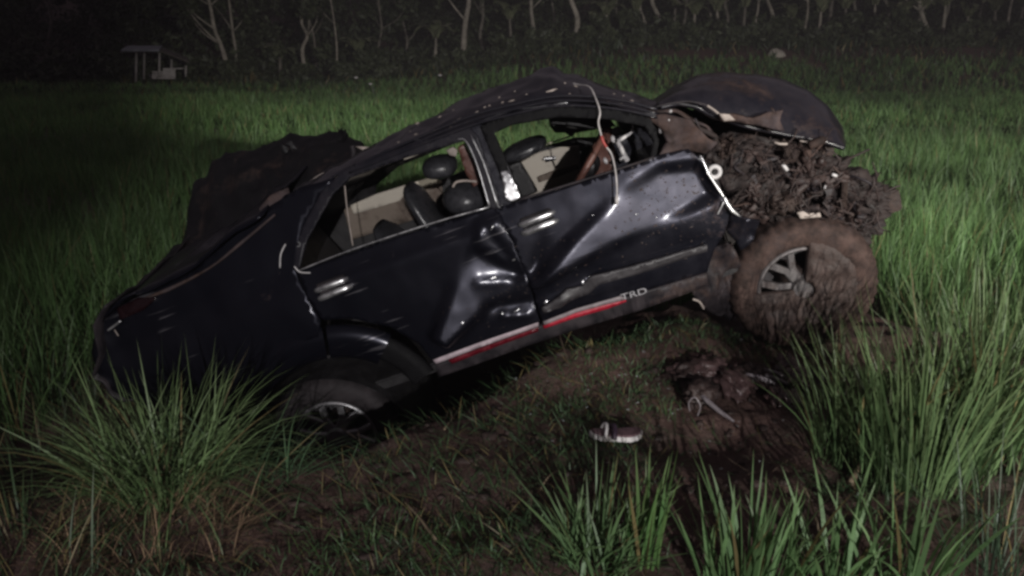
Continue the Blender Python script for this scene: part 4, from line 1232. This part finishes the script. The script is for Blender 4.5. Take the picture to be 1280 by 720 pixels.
# ------------------------------------------------------------------ cable, shoe, debris
def wp(px, py, y): return MR @ S(px, py, y)+CL
cb = [wp(*a) for a in ((712, 104, -.42), (724, 106, -.50), (737, 109, -.64), (745, 124, -.78), (750, 140, -.86), (748, 153, -.88), (751, 167, -.89), (755, 180, -.90), (764, 192, -.90), (769, 212, -.96), (771, 232, -.99), (771, 248, -1.0))]
o = tubeobj('cable', [p-cb[0] for p in cb], .0042, CABLE, None, 8, 5); o.location = cb[0]
tag(o, 'pale cable hanging from the crumpled roof over the front side window', 'cable')
rd = [wp(*a)-cb[0] for a in ((751.6, 170, -.892), (754, 177, -.90), (758, 184, -.905))]
tubeobj('red_tape', rd, .007, simple('red_tape', (.40, .06, .05), .5), o, 8, 3)
tubeobj('plug', [cb[-1]-cb[0]+Vector((0, 0, .01)), cb[-1]-cb[0]-Vector((0, 0, .03))], .009, CABLE, o, 8)

def sandal():
    a = ground_px(769, 556); a.z += .03
    root = empty('slipper', a); root.rotation_euler = (0, .05, .12)
    def sole(z0, z1, s):
        bm = bmesh.new(); n = 40; lo = []; hi = []
        for k in range(n):
            t = 2*PI*k/n; x = math.cos(t); y = math.sin(t)
            w = .048*(1+.18*x-.35*math.exp(-((x+.05)/.35)**2))
            p = Vector((x*.118*s, y*w*s, .012*x*x)); lo.append(bm.verts.new(p+Vector((0, 0, z0)))); hi.append(bm.verts.new(p+Vector((0, 0, z1))))
        for k in range(n): bm.faces.new((lo[k], lo[(k+1) % n], hi[(k+1) % n], hi[k]))
        bm.faces.new(hi); bm.faces.new(lo[::-1])
        return bm
    frombm('sole', sole(0, .022, 1), WHITEP, root, False)
    frombm('footbed', sole(.0225, .030, .93), simple('maroon_footbed', (.12, .07, .08), .6), root, False)
    tubeobj('strap', [(-.02, -.05, .02), (-.015, -.03, .045), (-.01, 0, .055), (-.015, .03, .045), (-.02, .05, .02)], .013, simple('dark_strap', (.035, .02, .035), .5), root, 8, 4)
    tubeobj('strap', [(-.055, -.045, .02), (-.05, -.025, .055), (-.045, 0, .066), (-.05, .025, .055), (-.055, .045, .02)], .008, WHITEP, root, 8, 4)
    tag(root, 'pale soled slipper with dark strap lying alone on the muddy bank', 'slipper')
sandal()

def debris(name, px, py, label, cat, parts):
    a = ground_px(px, py); root = empty(name, a); tag(root, label, cat); 
    for p in parts: p(root)
    return root
GLINT = simple('scratched_pale_plastic', (.17, .15, .16), .3, bmp=.3)
a = ground_px(905, 535)
debris('broken_trim', 890, 525, 'bent pale strip of car trim stuck in the mud below the front wheel', 'car trim', [
    lambda r: tubeobj('strip', [(-.05, .08, .10), (-.02, .04, .07), (.03, -.02, .04), (.08, -.08, .02)], [.006, .014, .012, .005], GLINT, r, 7, 4),
    lambda r: tubeobj('loop', [(-.10, .03, .02), (-.11, .02, .07), (-.085, .01, .10), (-.06, .0, .06), (-.07, 0, .01)], .004, GLINT, r, 6, 4)])
def clods(name, spots, label, mats, n):
    a = ground_px(*spots); bm = bmesh.new()
    return a
def sack():
    a = ground_px(935, 492); root = empty('wet_wreckage', a)
    r2 = random.Random(3)
    for k in range(16):
        bm = bmesh.new()
        lump(bm, (0, 0, 0), (r2.uniform(.05, .13), r2.uniform(.05, .12), r2.uniform(.03, .07)), k+40, .5, 4, 2.4, Euler((0, r2.uniform(-.4, .4), r2.uniform(0, 3))))
        o = frombm('crumpled_piece', bm, WETM if k % 2 else MUDD, root); o.location = (r2.uniform(-.32, .30), r2.uniform(-.16, .24), r2.uniform(.01, .08))
    for k in range(4):
        x = r2.uniform(-.1, .15); y = r2.uniform(-.12, .0)
        tubeobj('glinting_strip', [(x, y, .12), (x+.05, y-.03, .115), (x+.10, y-.04, .09)], .008, GLINT, root, 6, 3)
    tag(root, 'low heap of wet crumpled wreckage in the mud below the front wheel', 'wreckage')
WETM = simple('wet_muddy_plastic', (.07, .042, .040), .22, var=.5, bmp=.6, coat=.4)
sack()
def clod_stuff():
    bm = bmesh.new(); r2 = random.Random(9)
    for k in range(420):
        px = r2.uniform(330, 1090); py = r2.uniform(440, 715)
        g = ground_px(px, py); s = .004+.016*r2.random()**3
        lump(bm, g+Vector((0, 0, s*.2)), (s*r2.uniform(1, 2.2), s*r2.uniform(1, 1.8), s*.7), k, .6, 2, 2.2)
    o = frombm('earth_clods', bm, MUDM); tag(o, kind='stuff')
clod_stuff()

def crumbs():
    bm = bmesh.new(); r2 = random.Random(19)
    for k in range(170):
        px = r2.gauss(760, 150); py = r2.gauss(500, 55)
        if not (470 < px < 1060 and 425 < py < 640): continue
        g = ground_px(px, py); s = r2.uniform(.003, .009)
        vs = [bm.verts.new(g+Vector((r2.uniform(-1, 1)*s*1.6, r2.uniform(-1, 1)*s*1.6, r2.uniform(.2, 1.6)*s))) for _ in range(4)]
        for a in ((0, 1, 2), (0, 2, 3), (0, 3, 1), (1, 3, 2)): bm.faces.new([vs[i] for i in a])
    tag(frombm('glass_crumbs', bm, simple('broken_glass', (.30, .32, .32), .15, bmp=0), None, False), kind='stuff')
crumbs()

# ------------------------------------------------------------------ tufts at the front
def tuft(px, py, n, h, spread, lean0, label, w=.008, a=(.045, .12, .03), b=(.09, .17, .05), dry=.05, fan=(0, 2*PI), droop=.6, rx=None, group=None, name='grass_tuft', seg=6, loc=None, mat=None, cat='grass'):
    g = loc or ground_px(px, py)
    rr = spread*np.sqrt(rng.random(n)); t = rng.random(n)*2*PI
    X = g.x+rr*np.cos(t)*(rx or 1); Y = g.y+rr*np.sin(t)
    Z = height(X, Y)-.01
    B = np.stack([X-g.x, Y-g.y, Z-g.z], 1)
    az = np.where(rng.random(n) < .7, np.arctan2(Y-g.y, X-g.x), fan[0]+rng.random(n)*(fan[1]-fan[0]))
    H = h*(.45+.6*rng.random(n))
    ln = np.abs(rng.normal(lean0, lean0*.6+.05, n)); dr = np.abs(rng.normal(droop, droop*.6, n))
    col = greens(n, a, b, dry)
    o = blades(name, B, az, H, ln, dr, w*(.6+.7*rng.random(n)), col, col*.8+np.array((.05, .045, .02)), seg, mat or GRASS, face=az+PI/2+rng.normal(0, .7, n))
    o.location = g
    return tag(o, label, cat, group)
tuft(205, 612, 640, .64, .18, .42, 'large drooping clump of long grass at the lower left before the sunken wheel', .0075, (.11, .19, .07), (.17, .25, .11), droop=1.0, rx=1.3)
tuft(300, 600, 150, .45, .16, .75, 'flattened green clump right of the large lower left one', .007, (.06, .12, .06), (.09, .17, .085), droop=.9, rx=1.6)
tuft(372, 565, 60, .34, .10, .35, 'small upright grass clump in front of the rear wheel rim', .006, (.05, .08, .04), (.08, .12, .05), droop=.5, rx=2.2)
tuft(185, 670, 700, .28, .28, .9, 'dry brown straw mat at the foot of the lower left clump', .004, (.18, .115, .07), (.30, .20, .12), 0, droop=1.0, rx=1.3, name='straw_clump', mat=STRAW, cat='straw')
tuft(750, 700, 170, .36, .10, .42, 'spiky green clump at the bottom edge below the slipper', .011, (.09, .17, .07), (.13, .22, .09), droop=.45, rx=1.2)
tuft(805, 706, 26, .40, .05, .10, 'few tall upright blades right of the spiky clump below the slipper', .015, (.07, .17, .05), (.13, .22, .07), droop=.2)
tuft(935, 735, 90, .42, .08, .16, 'upright broad bladed clump at the bottom edge left of the rest on the right', .017, (.10, .20, .075), (.14, .25, .10), droop=.3, rx=1.8)
tuft(1040, 740, 60, .42, .08, .30, 'splayed broad bladed clump at the bottom edge under the pale stalk', .015, (.10, .20, .075), (.14, .25, .10), droop=.35, rx=1.5)
tuft(1130, 742, 46, .46, .07, .22, 'tall single spiked clump at the bottom edge toward the right corner', .015, (.10, .19, .075), (.14, .24, .10), droop=.3, rx=1.6)
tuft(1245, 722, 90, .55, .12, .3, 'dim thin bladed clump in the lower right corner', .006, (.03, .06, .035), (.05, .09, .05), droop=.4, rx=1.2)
tuft(1060, 585, 170, .62, .10, .22, 'tall grass clump at the left end of the right hand rice', .010, (.07, .13, .05), (.11, .17, .07), droop=.3, rx=1.4)
tuft(1150, 600, 420, .80, .17, .15, 'dense tall clump in the middle of the right hand rice', .011, (.07, .13, .05), (.11, .17, .07), droop=.3, rx=1.5)
tuft(1240, 570, 420, .88, .20, .15, 'dense tall clump at the right edge behind the dim corner grass', .011, (.07, .13, .05), (.11, .17, .07), droop=.3, rx=1.5)
tuft(835, 525, 14, .14, .03, .3, 'tiny sprig of grass between slipper and wreckage heap', .005, (.05, .11, .04), (.08, .14, .05), droop=.3)
tuft(530, 522, 26, .30, .10, .6, 'sparse thin stems leaning beside the sill behind the bank', .005, (.10, .10, .06), (.15, .14, .08), .3, droop=.4, rx=2)
dim = dict(a=(.035, .07, .03), b=(.06, .11, .045), dry=.15)  # greens darkened to imitate the weak light at the left edge
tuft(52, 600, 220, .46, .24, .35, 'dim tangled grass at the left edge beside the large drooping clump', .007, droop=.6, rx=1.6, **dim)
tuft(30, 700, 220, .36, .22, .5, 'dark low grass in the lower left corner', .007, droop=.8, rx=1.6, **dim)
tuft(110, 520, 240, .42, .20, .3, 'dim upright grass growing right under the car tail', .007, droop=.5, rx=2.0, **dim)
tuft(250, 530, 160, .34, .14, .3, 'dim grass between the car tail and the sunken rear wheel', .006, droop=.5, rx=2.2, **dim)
tuft(640, 690, 150, .12, .16, .6, 'low trampled weeds left of the spiky clump at the bottom edge', .005, droop=.6, rx=1.8, dry=.15)
tuft(460, 690, 170, .11, .18, .7, 'low green weeds on the mud at the bottom left of middle', .005, droop=.6, rx=1.8, dry=.1)
g0 = at(205, 330, 7.2); g0.z = hz(g0.x, g0.y)
tuft(0, 0, 260, .62, .30, .12, 'lit patch of upright grass left of the car tail', .010, (.06, .13, .05), (.10, .18, .07), droop=.4, rx=2.2, loc=g0)

def ground_cover():
    Bx = []; n0 = 16000
    X = rng.uniform(-1.6, 2.2, n0*3); Y = rng.uniform(1.6, 4.4, n0*3)
    dens = sstep(.50, .62, fbm(X*1.5+3, Y*1.5, 77))+.9*np.exp(-(((X-.30)/.28)**2+((Y-3.15)/.5)**2))+.8*np.exp(-(((X+.25)/.45)**2+((Y-2.35)/.4)**2))
    e = Y-np.interp(X, EDX, EDY)
    k = (rng.random(len(X)) < dens*.65) & (e < .3)
    X, Y = X[k], Y[k]; n = len(X)
    col = greens(n, (.045, .09, .04), (.08, .14, .06), .12)
    o = blades('low_weeds', np.stack([X, Y, height(X, Y)-.002], 1), rng.random(n)*2*PI, .02+.05*rng.random(n), rng.random(n)*1.1, .4+.8*rng.random(n),
               .0035+.004*rng.random(n), col, col*1.1, 3, GRASS, face=rng.random(n)*PI)
    tag(o, kind='stuff')
    n0 = 26000
    X = rng.uniform(-2.2, 2.0, n0); Y = rng.uniform(1.6, 4.2, n0)
    dens = sstep(.46, .62, fbm(X*1.2+9, Y*1.2, 91))*.5+.8*np.exp(-(((X-.30)/.30)**2+((Y-3.1)/.6)**2))+.8*np.exp(-(((X+.25)/.5)**2+((Y-2.3)/.5)**2))+.6*np.exp(-(((X+.55)/.4)**2+((Y-3.0)/.2)**2))
    e = Y-np.interp(X, EDX, EDY); k = (rng.random(n0) < dens*.5) & (e < .35)
    X, Y = X[k], Y[k]; n = len(X)
    col = greens(n, (.04, .085, .035), (.075, .13, .055), .2)
    o = blades('matted_grass', np.stack([X, Y, height(X, Y)-.002], 1), rng.normal(2.6, 1.2, n), .05+.12*rng.random(n), .7+.7*rng.random(n), rng.normal(.5, .4, n),
               .004+.003*rng.random(n), col, col*1.1, 4, GRASS, face=rng.random(n)*PI)
    tag(o, kind='stuff')
    n = 1500
    X = rng.uniform(-2.0, 2.6, n); Y = rng.uniform(1.6, 4.6, n)
    col = np.tile(np.array((.17, .12, .085)), (n, 1))*(.4+.8*rng.random((n, 1)))
    o = blades('scattered_straw', np.stack([X, Y, height(X, Y)+.004], 1), rng.random(n)*2*PI, .05+.18*rng.random(n)**2, 1.25+.3*rng.random(n), rng.normal(0, .25, n),
               .0025+.0025*rng.random(n), col, col, 3, STRAW, face=None)
    tag(o, kind='stuff')
ground_cover()
def stalk(p, q, r, label, bend=.03):
    a = ground_px(*p); b = ground_px(*q)
    a.z += .015; b.z += .03; m = (a+b)/2+Vector((0, 0, bend))
    o = tubeobj('dead_stalk', [Vector((0, 0, 0)), m-a, b-a], [r, r*.8, r*.5], simple('dry_stalk', (.22, .17, .11), .8), None, 6, 4)
    o.location = a
    tag(o, label, 'stalk')
stalk((1062, 610), (1112, 560), .014, 'thick grey stalk leaning out of the mud before the right hand rice', .06)
stalk((556, 542), (600, 492), .006, 'thin dry stalk slanting up toward the sill stripe', .02)
stalk((545, 680), (505, 635), .006, 'short dry stalk on the weedy bank at the bottom middle', .01)
stalk((672, 626), (697, 597), .004, 'thin pale straw left of the spiky clump below the slipper', .02)
stalk((1030, 700), (975, 620), .004, 'long pale bent straw rising over the bottom right clumps', .12)

# ------------------------------------------------------------------ thin volume added to lift the dark distance
bm = bmesh.new(); boxbm(bm, (0, 40, 8), (150, 150, 24))
hz_o = frombm('lift_haze', bm, None, None, False)
hm = bpy.data.materials.new('lift_volume'); hm.use_nodes = True; hm.node_tree.nodes.clear()
hv = hm.node_tree.nodes.new('ShaderNodeVolumePrincipled'); ho = hm.node_tree.nodes.new('ShaderNodeOutputMaterial')
hv.inputs['Density'].default_value = .0012; hv.inputs['Color'].default_value = (.9, .85, .92, 1)
hm.node_tree.links.new(hv.outputs[0], ho.inputs['Volume'])
hz_o.data.materials.append(hm); tag(hz_o, kind='stuff')
